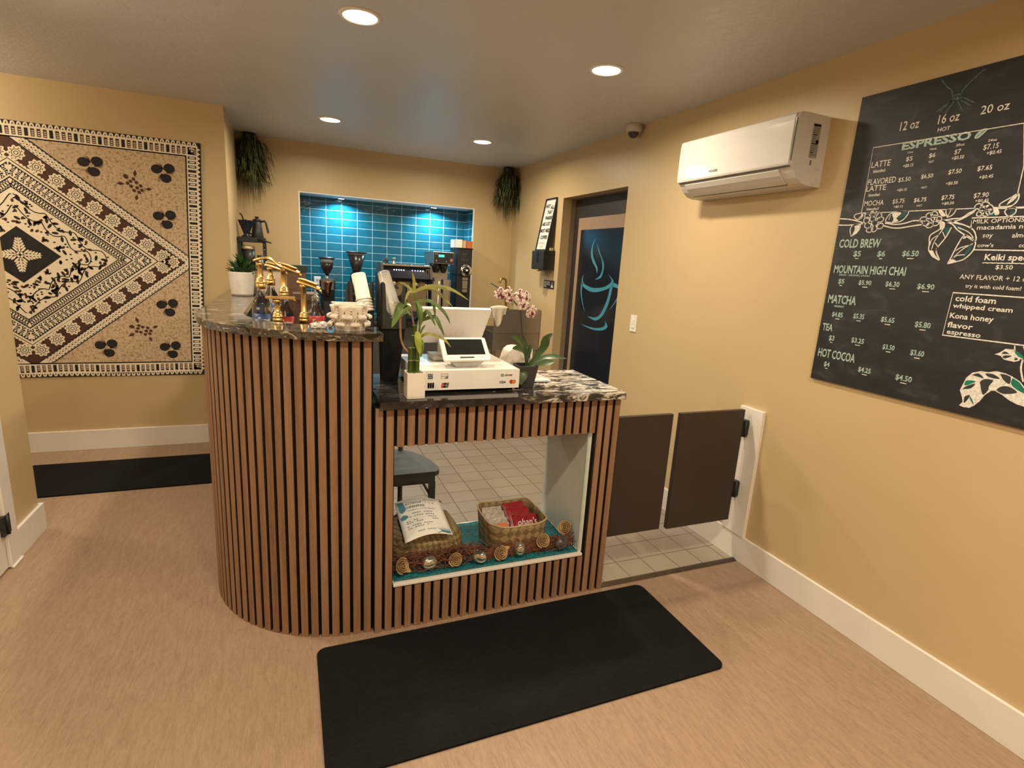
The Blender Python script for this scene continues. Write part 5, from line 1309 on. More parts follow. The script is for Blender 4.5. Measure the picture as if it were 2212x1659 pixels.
def cup_stack(name, mt, base, axis, n, pitch, L, r0, r1, labels, group, cat='cup'):
    ax = Vector(axis).normalized()
    q = Vector((0, 0, 1)).rotation_difference(ax).to_matrix().to_4x4()
    first = None
    for k in range(n):
        p = Vector(base) + ax * (pitch * (n - 1 - k))
        t = thing(name, labels[min(k, len(labels) - 1)], cat, p, group)
        t.rotation_euler = q.to_euler()
        if first is None:
            b = MB().lathe([(r0, 0.0), (r0 + .003, .002), (r0 + .003, .006), (r0 - .001, .008), (r1, L - .004), (r1 - .004, L), (0.0, L)], (0, 0, 0), 28)
            b.build('body', mt, t, world=False)
            first = t.children[0]
        else:
            c = first.copy(); C.objects.link(c); c.parent = t
cup_stack('paper_cup', CUPW, (.292, 2.290, 1.262), (-.165, .22, .90), 5, .012, .112, .031, .0285, ['white paper cup lying topmost in the left dispenser', 'second white paper cup from the top, only its rim showing', 'third white paper cup from the top, only its rim showing', 'fourth white paper cup from the top, only its rim showing', 'lowest white paper cup of the stack, only its rim showing'], 'white paper cups in the left dispenser')
cup_stack('plastic_cup', CLEARP, (.410, 2.262, 1.238), (-.21, .30, .90), 6, .012, .145, .033, .025, ['clear plastic cup topmost in the right dispenser', 'second clear plastic cup from the top of the right dispenser', 'third clear plastic cup from the top of the right dispenser', 'fourth clear plastic cup from the top of the right dispenser', 'fifth clear plastic cup from the top of the right dispenser', 'lowest clear plastic cup of the right dispenser'], 'clear plastic cups in the right dispenser')

# ---------------------------------------------------------------- lucky bamboo
t = thing('lucky_bamboo', 'lucky bamboo in a square white vase on the low counter', 'plant', (.430, 1.988, ZC))
v0, v1, w0, w1 = .396, .464, 1.940, 2.008
vz = MB().rbox(v0, w0, ZC, v1, w1, 1.0735, .006)
p = MB()
def hollow(mb, x0, y0, x1, y1, z0, z1, th, mat=0):
    mb.box(x0, y0, z0, x1, y1, z0 + th, mat).box(x0, y0, z0 + th, x1, y0 + th, z1, mat).box(x0, y1 - th, z0 + th, x1, y1, z1, mat).box(x0, y0 + th, z0 + th, x0 + th, y1 - th, z1, mat).box(x1 - th, y0 + th, z0 + th, x1, y1 - th, z1, mat)
    return mb
bevel(hollow(MB(), v0, w0, v1, w1, ZC, 1.0735, .005).build('vase', pm('white_glazed_vase', (0.78, 0.72, 0.64), 0.3, var=.01, coat=.4), t), .0025)
BAM = pm('bamboo_stalk', (0.055, 0.105, 0.018), 0.32, var=0.4, scale=14, stretch=(1, 1, .4), coat=.2)
BAMP = pm('pale_bamboo_node', (0.30, 0.30, 0.14), 0.5)
stalks = ((.411, 1.962, 1.168), (.427, 1.974, 1.250), (.436, 1.958, 1.170), (.414, 1.984, 1.160), (.440, 1.984, 1.178))
for x, y_, zt in stalks:
    b = MB(); z = ZC + .006; prof = [(0.0, z - ZC)]
    while z < zt - .005:
        zn = min(zt, z + .046); prof += [(.0098, z - ZC), (.0086, z - ZC + .006), (.0084, zn - ZC - .005), (.0100, zn - ZC - .001)]; z = zn
    prof += [(.0075, zt - ZC), (0.0, zt - ZC - .002)]
    b.lathe(prof, (x, y_, ZC), 14, 0)
    z = ZC + .052
    while z < zt - .01:
        b.lathe([(.0098, -.0015), (.0106, 0), (.0098, .0015)], (x, y_, z), 14, 1); z += .046
    b.build('stalk', [BAM, BAMP], t)
YG = pm('bamboo_leaf', (0.095, 0.165, 0.030), 0.38, var=0.5, scale=14)
YG2 = pm('yellowing_bamboo_leaf', (0.27, 0.27, 0.055), 0.4, var=0.35, scale=20)
STM = pm('pinkish_shoot', (0.27, 0.14, 0.075), 0.5, var=.2)
def shoot(pts, r=.0034, mt=YG):
    MB().tube(spline([(x, y_, z) for x, y_, z in pts], 10), r, 8).build('shoot', mt, t)
shoot([(.408, 1.962, 1.145), (.388, 1.972, 1.165), (.376, 1.975, 1.20), (.374, 1.975, 1.24), (.374, 1.978, 1.285), (.384, 1.98, 1.308)], .0040, STM)
shoot([(.436, 1.962, 1.165), (.438, 1.966, 1.208), (.426, 1.975, 1.243), (.417, 1.98, 1.287), (.411, 1.98, 1.317)], .0034, STM)
shoot([(.440, 1.980, 1.170), (.446, 1.982, 1.19), (.447, 1.985, 1.228), (.446, 1.985, 1.266), (.430, 1.985, 1.339), (.423, 1.985, 1.372)], .0038)
LB = [([(.423, 1.985, 1.350), (.423, 1.985, 1.401), (.416, 1.985, 1.441)], .013, 1), ([(.412, 1.985, 1.366), (.468, 1.965, 1.391), (.517, 1.95, 1.393), (.564, 1.94, 1.381), (.617, 1.93, 1.350)], .017, 1),
 ([(.45, 1.985, 1.378), (.490, 1.99, 1.384), (.530, 1.99, 1.358), (.574, 1.99, 1.319)], .017, 1), ([(.424, 1.985, 1.335), (.473, 1.96, 1.341), (.512, 1.95, 1.318), (.536, 1.94, 1.290), (.553, 1.94, 1.258)], .015, 0),
 ([(.418, 1.985, 1.375), (.390, 1.99, 1.395), (.371, 1.99, 1.401)], .011, 1), ([(.384, 1.98, 1.312), (.369, 1.96, 1.316), (.355, 1.95, 1.286), (.337, 1.945, 1.243)], .030, 0),
 ([(.411, 1.98, 1.315), (.387, 1.965, 1.304), (.366, 1.955, 1.284)], .014, 0), ([(.450, 1.985, 1.268), (.466, 1.96, 1.302), (.482, 1.95, 1.281), (.498, 1.945, 1.250)], .015, 0),
 ([(.448, 1.985, 1.262), (.493, 1.955, 1.283), (.514, 1.945, 1.251), (.532, 1.94, 1.212)], .017, 0), ([(.446, 1.985, 1.198), (.476, 1.965, 1.219), (.531, 1.95, 1.200), (.560, 1.945, 1.170)], .013, 1),
 ([(.436, 1.968, 1.225), (.433, 1.952, 1.205), (.436, 1.948, 1.175), (.443, 1.948, 1.142)], .028, 2), ([(.447, 1.985, 1.200), (.450, 1.962, 1.185), (.450, 1.957, 1.160), (.447, 1.955, 1.130)], .019, 0),
 ([(.428, 1.985, 1.335), (.440, 1.965, 1.322), (.444, 1.955, 1.285), (.441, 1.952, 1.245)], .017, 0), ([(.423, 1.985, 1.372), (.401, 1.98, 1.366), (.389, 1.975, 1.330)], .010, 1),
 ([(.470, 1.96, 1.341), (.488, 1.955, 1.334), (.493, 1.95, 1.308), (.497, 1.95, 1.286)], .013, 0), ([(.411, 1.98, 1.317), (.400, 2.0, 1.325), (.385, 2.0, 1.312)], .014, 0), ([(.446, 1.985, 1.24), (.462, 1.99, 1.275), (.478, 1.99, 1.296)], .009, 0), ([(.447, 1.985, 1.205), (.458, 1.985, 1.235), (.470, 1.985, 1.250)], .008, 0),
 ([(.374, 1.978, 1.285), (.395, 1.96, 1.298), (.408, 1.955, 1.285)], .012, 0)]
for mi in (0, 1, 2):
    f = MB()
    for pts, w, k in LB:
        if k == mi: f.leaf(pts, w, 0, .3, side=(.2, -1, .45), n=12)
    f.build('leaves', (YG, YG2, pm('yellow_green_leaf', (0.30, 0.33, 0.045), 0.4, var=.2))[mi], t)

# ---------------------------------------------------------------- cash drawer with the payment terminal
t = thing('cash_drawer', 'white cash drawer box with payment card logos on its front', 'cash drawer', (.667, 2.2, ZC), )
cd = MB().box(.445, 2.016, .9875, .880, 2.392, 1.066)
ps = Plane((.445, 2.016, .9875), (1, 0, 0), (0, 0, 1), (0, -1, 0))
K_, W2, BL, RD, OR = 1, 2, 3, 4, 5
def rectp(a, b, c, d, m_): poly(cd, ps, [(a, b), (c, b), (c, d), (a, d)], m_, .0006)
rectp(.046, .046, .066, .066, BL); write(cd, ps, 'AM', .048, .058, .016, .005, W2, h=.0010); write(cd, ps, 'EX', .048, .050, .016, .005, W2, h=.0010)
for a, b, c, d in ((.098, .064, .128, .0655), (.098, .046, .128, .047), (.098, .046, .099, .0655), (.1265, .046, .128, .0655)): rectp(a, b, c, d, 6)
write(cd, ps, 'DISCOVER', .1, .053, .026, .005, K_, h=.0010); poly(cd, ps, [(.112, .047), (.1265, .047), (.1265, .056)], 6, .0008)
for q in range(3): poly(cd, ps, rrect(.046 + .009 * q, .008, .054 + .009 * q, .031, .003), K_, .0006); rectp(.0475 + .009 * q, .0165, .0525 + .009 * q, .0225, W2)
for q, s_ in enumerate('JCB'): write(cd, ps, s_, .0485 + .009 * q, .017, .0035, .005, K_, h=.0012)
for q, m_ in enumerate((RD, K_, 6)): poly(cd, ps, [(.100 + .009 * q, .009), (.111 + .009 * q, .009), (.115 + .009 * q, .029), (.104 + .009 * q, .029)], m_, .0006 + .0001 * q)
write(cd, ps, 'UnionPay', .105, .018, .019, .0045, W2, h=.0014)
write(cd, ps, 'clover', .368, .0505, .036, .0105, K_, h=.0010, bold=.015)
for dx, dy in ((-.0032, .0032), (.0032, .0032), (-.0032, -.0032), (.0032, -.0032)): disc(cd, ps, (.358 + dx, .0545 + dy), .0028, 7, 10, .0008)
write(cd, ps, 'VISA', .345, .020, .030, .0105, K_, h=.0010, bold=.02, shear=.2)
disc(cd, ps, (.4005, .026), .0090, RD, 20, .0006); disc(cd, ps, (.4115, .026), .0090, OR, 20, .0009)
cd.build('body', [WHITEG, BLACK, pm('white_print_patch', (0.75, 0.73, 0.70), 0.5), pm('blue_logo', (0.03, 0.07, 0.16), 0.5), pm('red_logo', (0.50, 0.035, 0.012), 0.5), pm('orange_logo', (0.62, 0.20, 0.05), 0.5), pm('dark_grey_logo', (0.13, 0.12, 0.11), 0.5), pm('green_logo', (0.03, 0.13, 0.05), 0.5)], t)
for x in (.47, .855):
    for y_ in (2.06, 2.36): MB().lathe([(.014, 0), (.014, .0123)], (x, y_, ZC), 12).build('foot', BLACKP, t)
ZT = 1.0662
t = thing('customer_display', 'white tablet terminal with dark screen tilted on the cash drawer', 'terminal', (.66, 2.13, ZT))
TA = math.atan2(.078, .085)
M = Matrix.Translation((.668, 2.062, 1.0985)) @ Matrix.Rotation(.03, 4, 'Z') @ Matrix.Rotation(TA, 4, 'X')
bevel(MB().prism(rrect(-.1005, 0, .1005, .118, .010), -.011, 0.0, mat=0, M=M).build('housing', WHITEP, t), .002)
MB().prism(rrect(-.083, .028, .083, .108, .003), 0.0, .0008, mat=0, M=M).build('screen', pm('dark_screen', (0.012, 0.013, 0.013), 0.15), t)
sl_ = MB().prism(rrect(-.032, .010, .030, .017, .003), 0.0, .0006, mat=0, M=M)
part_label(sl_.build('card_slot', BLACKP, t), 'dark card slot')
b = MB(); write(b, Plane(M @ Vector((0, 0, 0)), M.to_3x3() @ Vector((1, 0, 0)), M.to_3x3() @ Vector((0, 1, 0)), M.to_3x3() @ Vector((0, 0, 1))), 'clover', -.084, .0115, .022, .006, h=.0008); b.build('logo', pm('grey_logo', (0.3, 0.3, 0.29), 0.5), t)
MB().prism([(-.075, .012), (.075, .012), (.072, -.008), (.045, -.030), (-.045, -.030), (-.072, -.008)], .004, .085, lambda a, b_, c: (.668 + a, 2.070 + c, 1.097 + b_)).build('stand', pm('grey_terminal_base', (0.36, 0.34, 0.31), 0.35), t)
t = thing('payment_terminal', 'large white terminal seen from behind, its back panel leaning over the cash drawer', 'terminal', (.67, 2.35, ZT))
TB = PI - math.atan2(.168, .150)
M = Matrix.Translation((.675, 2.400, 1.122)) @ Matrix.Rotation(TB, 4, 'X')
bk = [(-.152, 0), (.156, 0), (.152, .222), (.148, .226), (-.164, .226), (-.168, .222)]
bevel(MB().prism(bk, -.006, .006, mat=0, M=M).build('screen_housing', WHITEP, t), .003)
bevel(MB().prism(rrect(-.066, .004, .058, .104, .010), .0065, .0078, mat=0, M=M).build('back_mount', pm('pale_mount_cover', (0.82, 0.76, 0.70), 0.2, coat=.3), t), .0004)
MB().box(.575, 2.335, ZT, .78, 2.389, ZT + .012).box(.62, 2.366, ZT + .012, .73, 2.388, 1.128).build('base', pm('silver_terminal_base', (0.42, 0.41, 0.39), 0.3, 0.3), t)
o = bevel(MB().box(.560, 2.215, ZT + .0002, .640, 2.315, ZT + .022).build('card_reader', pm('silver_reader', (0.50, 0.48, 0.45), 0.3, .2)), .006, 3); tag(o, 'flat silver card reader on the cash drawer behind the tablet', 'card reader')
# receipt printer to the right
t = thing('receipt_printer', 'white rounded receipt printer between the cash drawer and the orchid', 'printer', (.985, 2.26, ZC))
def hump(u, v_):
    x = .898 + .118 * u; q = math.sin(PI * min(1, max(0, u))) ** .45
    return (x - .012 * (1 - v_) * 0, 2.235 - .02 * q + .03 * v_, ZC + .012 + .135 * q * v_ ** .8 + .002 * math.sin(12 * u + 7 * v_))
b = MB()
prof = [(.878, 0), (1.014, 0), (1.012, .06), (1.002, .118), (.985, .134), (.955, .138), (.930, .134), (.912, .118), (.884, .035)]
b.prism(prof, 2.215, 2.300, lambda a, b_, c: (a, c, ZC + .012 + b_))
bevel(b.build('cover', pm('warm_white_cover', (0.78, 0.69, 0.60), 0.25, coat=.2, bmp=.12, bscale=30), t), .008, 3)
bevel(MB().box(1.016, 2.222, ZC + .012, 1.030, 2.300, ZC + .140).build('side_plate', WHITEP, t), .003)
bevel(MB().box(.920, 2.140, ZC + .003, 1.092, 2.305, ZC + .0115).build('base', WHITEP, t), .002)
MB().box(.925, 2.145, ZC, 1.088, 2.30, ZC + .003).build('rubber_pad', BLACKP, t)

# ---------------------------------------------------------------- orchid
t = thing('orchid', 'spotted pink orchid in a dark grey square pot on the low counter', 'plant', (.936, 2.085, ZC))
ox, oy = .934, 2.080
GP = pm('charcoal_pot', (0.045, 0.040, 0.036), 0.55)
def sqring(hw, z): return [(ox - hw, oy - hw, z), (ox + hw, oy - hw, z), (ox + hw, oy + hw, z), (ox - hw, oy + hw, z)]
vs = sqring(.029, ZC) + sqring(.043, ZC + .098) + sqring(.040, ZC + .098) + sqring(.037, ZC + .080)
fs = [(3, 2, 1, 0)] + [(4 * g + i, 4 * g + (i + 1) % 4, 4 * g + 4 + (i + 1) % 4, 4 * g + 4 + i) for g in range(3) for i in range(4)] + [(12, 13, 14, 15)]
bevel(MB().add(vs, fs).build('pot', GP, t), .004)
OLEAF = pm('orchid_leaf', (0.036, 0.074, 0.020), 0.38, var=0.3, scale=18, coat=.15)
f = MB()
blunt = lambda q: max(.12, min(1.0, .35 + 1.1 * q) * (1 - max(0, q - .72) / .28 * .85))
for pts, w, sd in (([(.940, 2.08, 1.062), (.927, 2.07, 1.130), (.890, 2.05, 1.180), (.836, 2.03, 1.203)], .036, (.3, -1, .5)), ([(.932, 2.07, 1.062), (.912, 2.05, 1.125), (.876, 2.03, 1.150), (.843, 2.02, 1.152)], .030, (.2, -1, .7)),
   ([(.946, 2.08, 1.062), (.980, 2.075, 1.110), (1.008, 2.07, 1.150), (1.016, 2.065, 1.185), (1.042, 2.06, 1.210)], .038, (-.2, -1, .3)), ([(.950, 2.09, 1.062), (1.006, 2.09, 1.095), (1.065, 2.085, 1.103), (1.130, 2.08, 1.096)], .030, (0, -.7, 1)),
   ([(.938, 2.06, 1.062), (.914, 2.045, 1.055), (.900, 2.035, 1.030), (.893, 2.03, .996)], .044, (-.5, -1, .1)), ([(.950, 2.08, 1.062), (1.005, 2.06, 1.080), (1.055, 2.05, 1.088)], .034, (0, -.8, 1)), ([(.944, 2.10, 1.062), (.960, 2.11, 1.12), (.965, 2.115, 1.155)], .020, (0, -1, .2))):
    f.leaf(pts, w, 0, .25, side=sd, n=12, prof=blunt)
f.build('leaves', OLEAF, t)
OST = pm('dark_orchid_stem', (0.040, 0.030, 0.018), 0.5)
stem = [(.944, 2.085, 1.062), (.934, 2.085, 1.150), (.909, 2.08, 1.202), (.897, 2.075, 1.265), (.888, 2.07, 1.306), (.858, 2.065, 1.339), (.830, 2.06, 1.366), (.789, 2.06, 1.390), (.749, 2.06, 1.411)]
MB().tube(spline(stem, 32), [.0036 - .0018 * i / 32 for i in range(33)], 8).build('stem', OST, t)
MB().tube(spline([(.955, 2.10, 1.062), (.962, 2.10, 1.10), (.94, 2.095, 1.16), (.912, 2.082, 1.20)], 14), .0014, 6).build('stake', OST, t)
m, nt, bs = new_mat('spotted_orchid_petal'); v = coords(nt)
lnk(nt, ramp(nt, noise(nt, v, 95, 2, .5, .8), [(0.40, (0.16, 0.020, 0.040)), (0.46, (0.60, 0.42, 0.40)), (0.52, (0.80, 0.70, 0.62))]), bs.inputs['Base Color']); bs.inputs['Roughness'].default_value = .5
PET = m; LIP = pm('dark_red_orchid_lip', (0.15, 0.015, 0.022), 0.45, var=.3)
def bloom(c, s_, yaw, pitch):
    M = Matrix.Translation(c) @ Matrix.Rotation(yaw, 4, 'Z') @ Matrix.Rotation(pitch, 4, 'X')
    fl = MB()
    for an, l, w in ((PI / 2, 1.0, .85), (-.10, 1.02, 1.25), (PI + .10, 1.02, 1.25), (-2.2, .95, .8), (-.95, .95, .8)):
        ca, sa = math.cos(an), math.sin(an)
        def fn(u, v_):
            ww = w * s_ * (u - .5) * math.sin(PI * (.15 + .78 * v_)) ** .6 * 1.0
            r_ = s_ * l * (.08 + .92 * v_)
            return (r_ * ca - ww * sa, -.004 - .10 * s_ * math.sin(PI * v_) + .12 * s_ * (2 * u - 1) ** 2, r_ * sa + ww * ca)
        fl.slab(fn, 5, 6, .0008, 0, M)
    o = fl.build('flower', PET, t)
    lp = MB().lathe([(0, -.30 * s_), (.20 * s_, -.18 * s_), (.26 * s_, 0), (.14 * s_, .16 * s_), (0, .22 * s_)], (0, 0, 0), 12, 0, M @ Matrix.Translation((0, -.20 * s_, -.12 * s_)))
    lp.build('lip', LIP, o)
for c, s_, yw, pt in (((.787, 2.045, 1.372), .027, -.2, .1), ((.818, 2.040, 1.375), .028, .5, .0), ((.824, 2.040, 1.350), .018, .2, .3), ((.874, 2.045, 1.366), .027, -.3, -.05), ((.898, 2.045, 1.360), .027, .35, .1), ((.887, 2.040, 1.330), .026, .0, .3), ((.929, 2.045, 1.302), .030, .3, .25)):
    bloom(c, s_, yw, pt)
    MB().tube([c, (c[0] - .004, 2.062, c[2] + .006)], .0009, 5).build('flower_stalk', OST, t)
MB().lathe([(0, -.008), (.006, -.004), (.006, .004), (0, .008)], (.846, 2.055, 1.334), 10).build('bud', pm('green_bud', (0.25, 0.25, 0.10), .5), t)
# ---------------------------------------------------------------- back counter under the niche
ZB = 0.912
t = thing('back_counter', 'dark cabinet run with a black top below the tiled niche', 'counter', (.6, 5.2, 0))
MB().box(XL + .003, 4.92, .10, 1.66, YB - .003, ZB - .03).box(XL + .003, 4.98, .0045, 1.66, YB - .003, .10).build('cabinet', pm('dark_grey_cabinet', (0.060, 0.058, 0.055), .45), t)
bevel(MB().box(XL + .003, 4.88, ZB - .03, 1.68, YB - .003, ZB).build('counter_top', STONE_K, t), .003)
ZB += .0003
def lab_text(mb, pl_, s_, a, b, w, h_, mat): write(mb, pl_, s_, a, b, w, h_, mat, h=.001)
# grinders
t = thing('coffee_grinder', 'small coffee grinder with round black hopper in front of the tiles, leftmost grinder', 'coffee grinder', (.335, 5.46, ZB), 'espresso grinders in the niche')
gx, gy = .335, 5.46
MB().lathe([(.0, 1.432 - ZB), (.070, 1.430 - ZB), (.074, 1.436 - ZB), (.074, 1.441 - ZB), (.05, 1.449 - ZB), (0, 1.451 - ZB)], (gx, gy, ZB), 28).build('lid', BLACKP, t)
MB().lathe([(.058, 1.392 - ZB), (.064, 1.432 - ZB), (.062, 1.432 - ZB), (.056, 1.392 - ZB)], (gx, gy, ZB), 28).build('hopper_collar', CLEARP, t)
MB().lathe([(.0, 1.290 - ZB), (.024, 1.290 - ZB), (.032, 1.310 - ZB), (.054, 1.350 - ZB), (.061, 1.393 - ZB), (.0, 1.393 - ZB)], (gx, gy, ZB), 28).build('hopper', pm('dark_bean_hopper', (0.022, 0.017, 0.015), .2), t)
MB().lathe([(.034, 1.250 - ZB), (.020, 1.262 - ZB), (.017, 1.290 - ZB), (0, 1.290 - ZB)], (gx, gy, ZB), 20).build('neck', CHROME, t)
bevel(MB().rbox(gx - .062, gy - .075, ZB, gx + .062, gy + .085, 1.150, .015).box(gx - .070, gy - .05, 1.150, gx - .05, gy + .06, 1.235).box(gx + .05, gy - .05, 1.150, gx + .07, gy + .06, 1.235).build('body', BLACKG, t), .004)
bevel(MB().rbox(gx - .058, gy - .080, 1.150, gx + .058, gy + .06, 1.245, .01).build('housing', pm('grey_grinder_housing', (0.20, 0.19, 0.18), .25, .6), t), .004)
MB().lathe([(.008, 1.085 - ZB), (.018, 1.12 - ZB), (.042, 1.215 - ZB), (.044, 1.225 - ZB), (0, 1.225 - ZB)], (gx, gy - .085, ZB), 20).build('chute', pm('copper_chute', (0.42, 0.20, 0.12), .2, 1.0), t)
MB().rbox(gx - .045, gy - .13, ZB, gx + .045, gy - .075, 1.04, .01).build('tray_front', BLACKP, t)
t = thing('coffee_grinder', 'larger coffee grinder with tall conical black hopper behind the paper cups', 'coffee grinder', (.605, 5.46, ZB), 'espresso grinders in the niche')
gx = .605
MB().lathe([(.0, 1.500 - ZB), (.094, 1.500 - ZB), (.099, 1.505 - ZB), (.099, 1.510 - ZB), (.09, 1.514 - ZB), (0, 1.516 - ZB)], (gx, gy, ZB), 32).build('lid', BLACKP, t)
MB().lathe([(.084, 1.484 - ZB), (.088, 1.500 - ZB), (.086, 1.500 - ZB), (.082, 1.484 - ZB)], (gx, gy, ZB), 32).build('hopper_collar', CLEARP, t)
MB().lathe([(.0, 1.325 - ZB), (.036, 1.325 - ZB), (.040, 1.335 - ZB), (.084, 1.485 - ZB), (0, 1.485 - ZB)], (gx, gy, ZB), 32).build('hopper', pm('black_bean_hopper', (0.020, 0.018, 0.020), .25), t)
bevel(MB().rbox(gx - .09, gy - .10, ZB, gx + .09, gy + .11, 1.20, .02).lathe([(.07, 1.20 - ZB), (.055, 1.30 - ZB), (.04, 1.326 - ZB), (0, 1.326 - ZB)], (gx, gy, ZB), 24).build('body', BLACKG, t), .004)
MB().lathe([(.02, 0), (.03, .06), (0, .06)], (gx, gy - .125, 1.13), 16).build('chute', CHROME, t)
# espresso machine
t = thing('espresso_machine', 'black espresso machine with a row of blue lit buttons in front of the niche', 'espresso machine', (1.01, 5.2, ZB))
EX0, EX1, EY0 = .800, 1.228, 5.06
em = MB()
sidep = [(5.42, ZB + .03), (5.42, 1.425), (5.16, 1.432), (5.08, 1.415), (5.045, 1.30), (5.09, 1.275), (5.20, 1.26), (5.20, 1.02), (5.02, 1.00), (5.02, ZB + .03)]
SIDEM = pm('dark_grey_side', (0.045, 0.05, 0.055), .4)
for xa, xb in ((EX0 - .022, EX0), (EX1, EX1 + .022)): bevel(MB().prism(sidep, xa, xb, lambda a, b, c: (c, a, b)).build('side_panel', SIDEM, t), .004)
hd = MB().prism([(5.40, 1.26), (5.40, 1.40), (5.10, 1.405), (5.055, 1.30), (5.10, 1.272), (5.22, 1.26)], EX0, EX1, lambda a, b, c: (c, a, b))
hd.build('head', pm('navy_black_fascia', (0.010, 0.010, 0.020), .22), t)
MB().box(EX0, 5.20, 1.0, EX1, 5.40, 1.26).build('back_splash', pm('champagne_steel', (0.45, 0.38, 0.28), .3, .9), t)
bevel(MB().box(EX0 - .005, 5.065, 1.408, EX1 + .01, 5.12, 1.424).box(EX0, 5.12, 1.405, EX1, 5.41, 1.416).build('cup_tray', CHROME, t), .003)
MB().box(EX0, 5.02, ZB + .03, EX1, 5.40, 1.0).build('drip_tray', BLACKP, t)
for x in (EX0 + .04, EX1 - .04):
    for y_ in (5.08, 5.36): MB().lathe([(.016, 0), (.016, .0305)], (x, y_, ZB), 12).build('foot', CHROME, t)
n_ = Vector((0, -(1.405 - 1.30), -(5.10 - 5.055) * -1 * -1)); 
BLUE = pm('blue_button_light', (0.2, 0.25, 1.0), .4, emis=(0.16, 0.20, 1.0), estr=7.0)
BLUEC = pm('pale_button_light', (0.7, 0.8, 1.0), .4, emis=(0.55, 0.70, 1.0), estr=5.0)
def fasc(z): return 5.055 + (z - 1.30) / (1.405 - 1.30) * .045
for k, x in enumerate((.868, .890, .912, .934, .957, 1.036, 1.062, 1.088, 1.112, 1.136)):
    z = 1.372
    MB().lathe([(0.006, 0), (.0055, .002), (0, .0022)], (0, 0, 0), 12, 0, Matrix.Translation((x + .03, fasc(z) - .0005, z)) @ Matrix.Rotation(PI / 2 + .0, 4, 'X')).build('button_light', BLUE if 4 < k < 8 else BLUEC, t)
MB().box(1.194, fasc(1.36) - .010, 1.330, 1.222, fasc(1.36), 1.392).box(1.200, fasc(1.36) - .0105, 1.340, 1.216, fasc(1.36) - .0095, 1.384, 1).build('side_gauge', [CHROME, BLACKG], t)
for x in (.905, 1.11):
    g = MB().lathe([(.0, -.045), (.030, -.045), (.034, -.03), (.034, 0), (.028, .02), (0, .02)], (x, 5.13, 1.255), 20)
    g.build('group_head', CHROME, t)
    MB().tube([(x, 5.10, 1.225), (x + .01, 5.0, 1.215)], [.010, .012], 10).build('portafilter_handle', BLACKP, t)
MB().tube(spline([(1.195, 5.10, 1.27), (1.205, 5.06, 1.20), (1.21, 5.05, 1.08)], 8), .005, 8).build('steam_wand', CHROME, t)
MB().tube(spline([(.83, 5.10, 1.27), (.82, 5.06, 1.20), (.815, 5.05, 1.08)], 8), .005, 8).build('steam_wand', CHROME, t)
for x, h_, r_ in ((.818, .035, .010), (.845, .050, .014)):
    MB().lathe([(.009, 0), (.009, .012), (.0, .012)], (x, 5.16, 1.4165), 12).build('knob_stem', CHROME, t)
    MB().lathe([(r_ * .7, .012), (r_, .020), (r_ * .9, .012 + h_), (0, .014 + h_)], (x, 5.16, 1.4165), 14).build('knob', BLACKP, t)
t = thing('tamper', 'small silver hourglass shaped tamper on top of the espresso machine', 'tamper', (.915, 5.2, 1.4163))
MB().lathe([(.0, 0), (.026, 0), (.024, .012), (.010, .030), (.009, .036), (.018, .052), (.021, .062), (0, .064)], (.915, 5.2, 1.4163), 20).build('body', CHROME, t)
t = thing('saucer_stack', 'low silver saucers on the espresso machine cup tray', 'saucers', (1.08, 5.2, 1.4163))
for k, x in enumerate((1.03, 1.09, 1.15)): MB().lathe([(0, 0), (.022, 0), (.030, .010), (0, .008)], (x, 5.2, 1.4163), 18).build('saucer', CHROME, t)
# drip brewer
t = thing('coffee_brewer', 'steel drip coffee brewer with a green lit display right of the espresso machine', 'coffee brewer', (1.365, 5.25, ZB))
BX0, BX1, BY = 1.262, 1.462, 5.08
bevel(MB().box(BX0, BY + .005, 1.448, BX1, 5.46, 1.560).build('head', STEEL, t), .004)
MB().box(BX0 + .01, 5.26, ZB, BX1 - .01, 5.46, 1.448).build('column', STEEL, t)
bevel(MB().box(BX0, BY, ZB, BX1, 5.26, ZB + .05).build('base', STEEL, t), .003)
fp = MB().box(BX0 + .006, BY, 1.454, BX1 - .006, BY + .005, 1.554)
ps = Plane((BX0 + .006, BY, 1.454), (1, 0, 0), (0, 0, 1), (0, -1, 0))
write(fp, ps, 'BUNN', .012, .078, .030, .010, 1, h=.001); disc(fp, ps, (.022, .022), .007, 1, 10, .001); disc(fp, ps, (.120, .018), .005, 1, 10, .001)
poly(fp, ps, [(.155, .020), (.178, .020), (.182, .038), (.170, .050), (.158, .044)], 2, .001)
fp.build('control_panel', [BLACKP, pm('grey_panel_print', (0.30, 0.30, 0.30), .6), pm('red_panel_mark', (0.45, 0.10, 0.08), .6)], t)
part_label(bevel(MB().box(BX0 + .050, BY - .002, 1.511, BX0 + .104, BY, 1.532).build('display', pm('green_lit_display', (0.1, 0.9, 0.5), .4, emis=(0.02, 0.85, 0.42), estr=1.6), t), .001), 'green lit display')
for x in (BX0 + .045, BX0 + .120):
    f_ = MB().lathe([(.012, -.085), (.022, -.08), (.042, -.02), (.044, 0), (0, 0)], (x, 5.16, 1.447), 18); f_.build('brew_funnel', BLACKP, t)
    MB().box(x - .008, 5.085, 1.405, x + .008, 5.125, 1.425).build('funnel_handle', BLACKP, t)
bevel(MB().prism([(1.262, ZB + .0505), (1.352, ZB + .0505), (1.352, 1.315), (1.290, 1.315), (1.262, 1.25)], 5.11, 5.24, lambda a, b, c: (a, c, b)).build('server', STEEL, t), .006)
bevel(MB().rbox(1.366, 5.11, ZB + .0505, 1.452, 5.24, 1.30, .02).build('server', STEEL, t), .006)
MB().tube([(1.330, 5.105, 1.285), (1.318, 5.09, 1.05), (1.318, 5.105, 1.0)], .006, 8).build('sight_tube', pm('cream_tube', (0.75, 0.65, 0.5), .3), t)
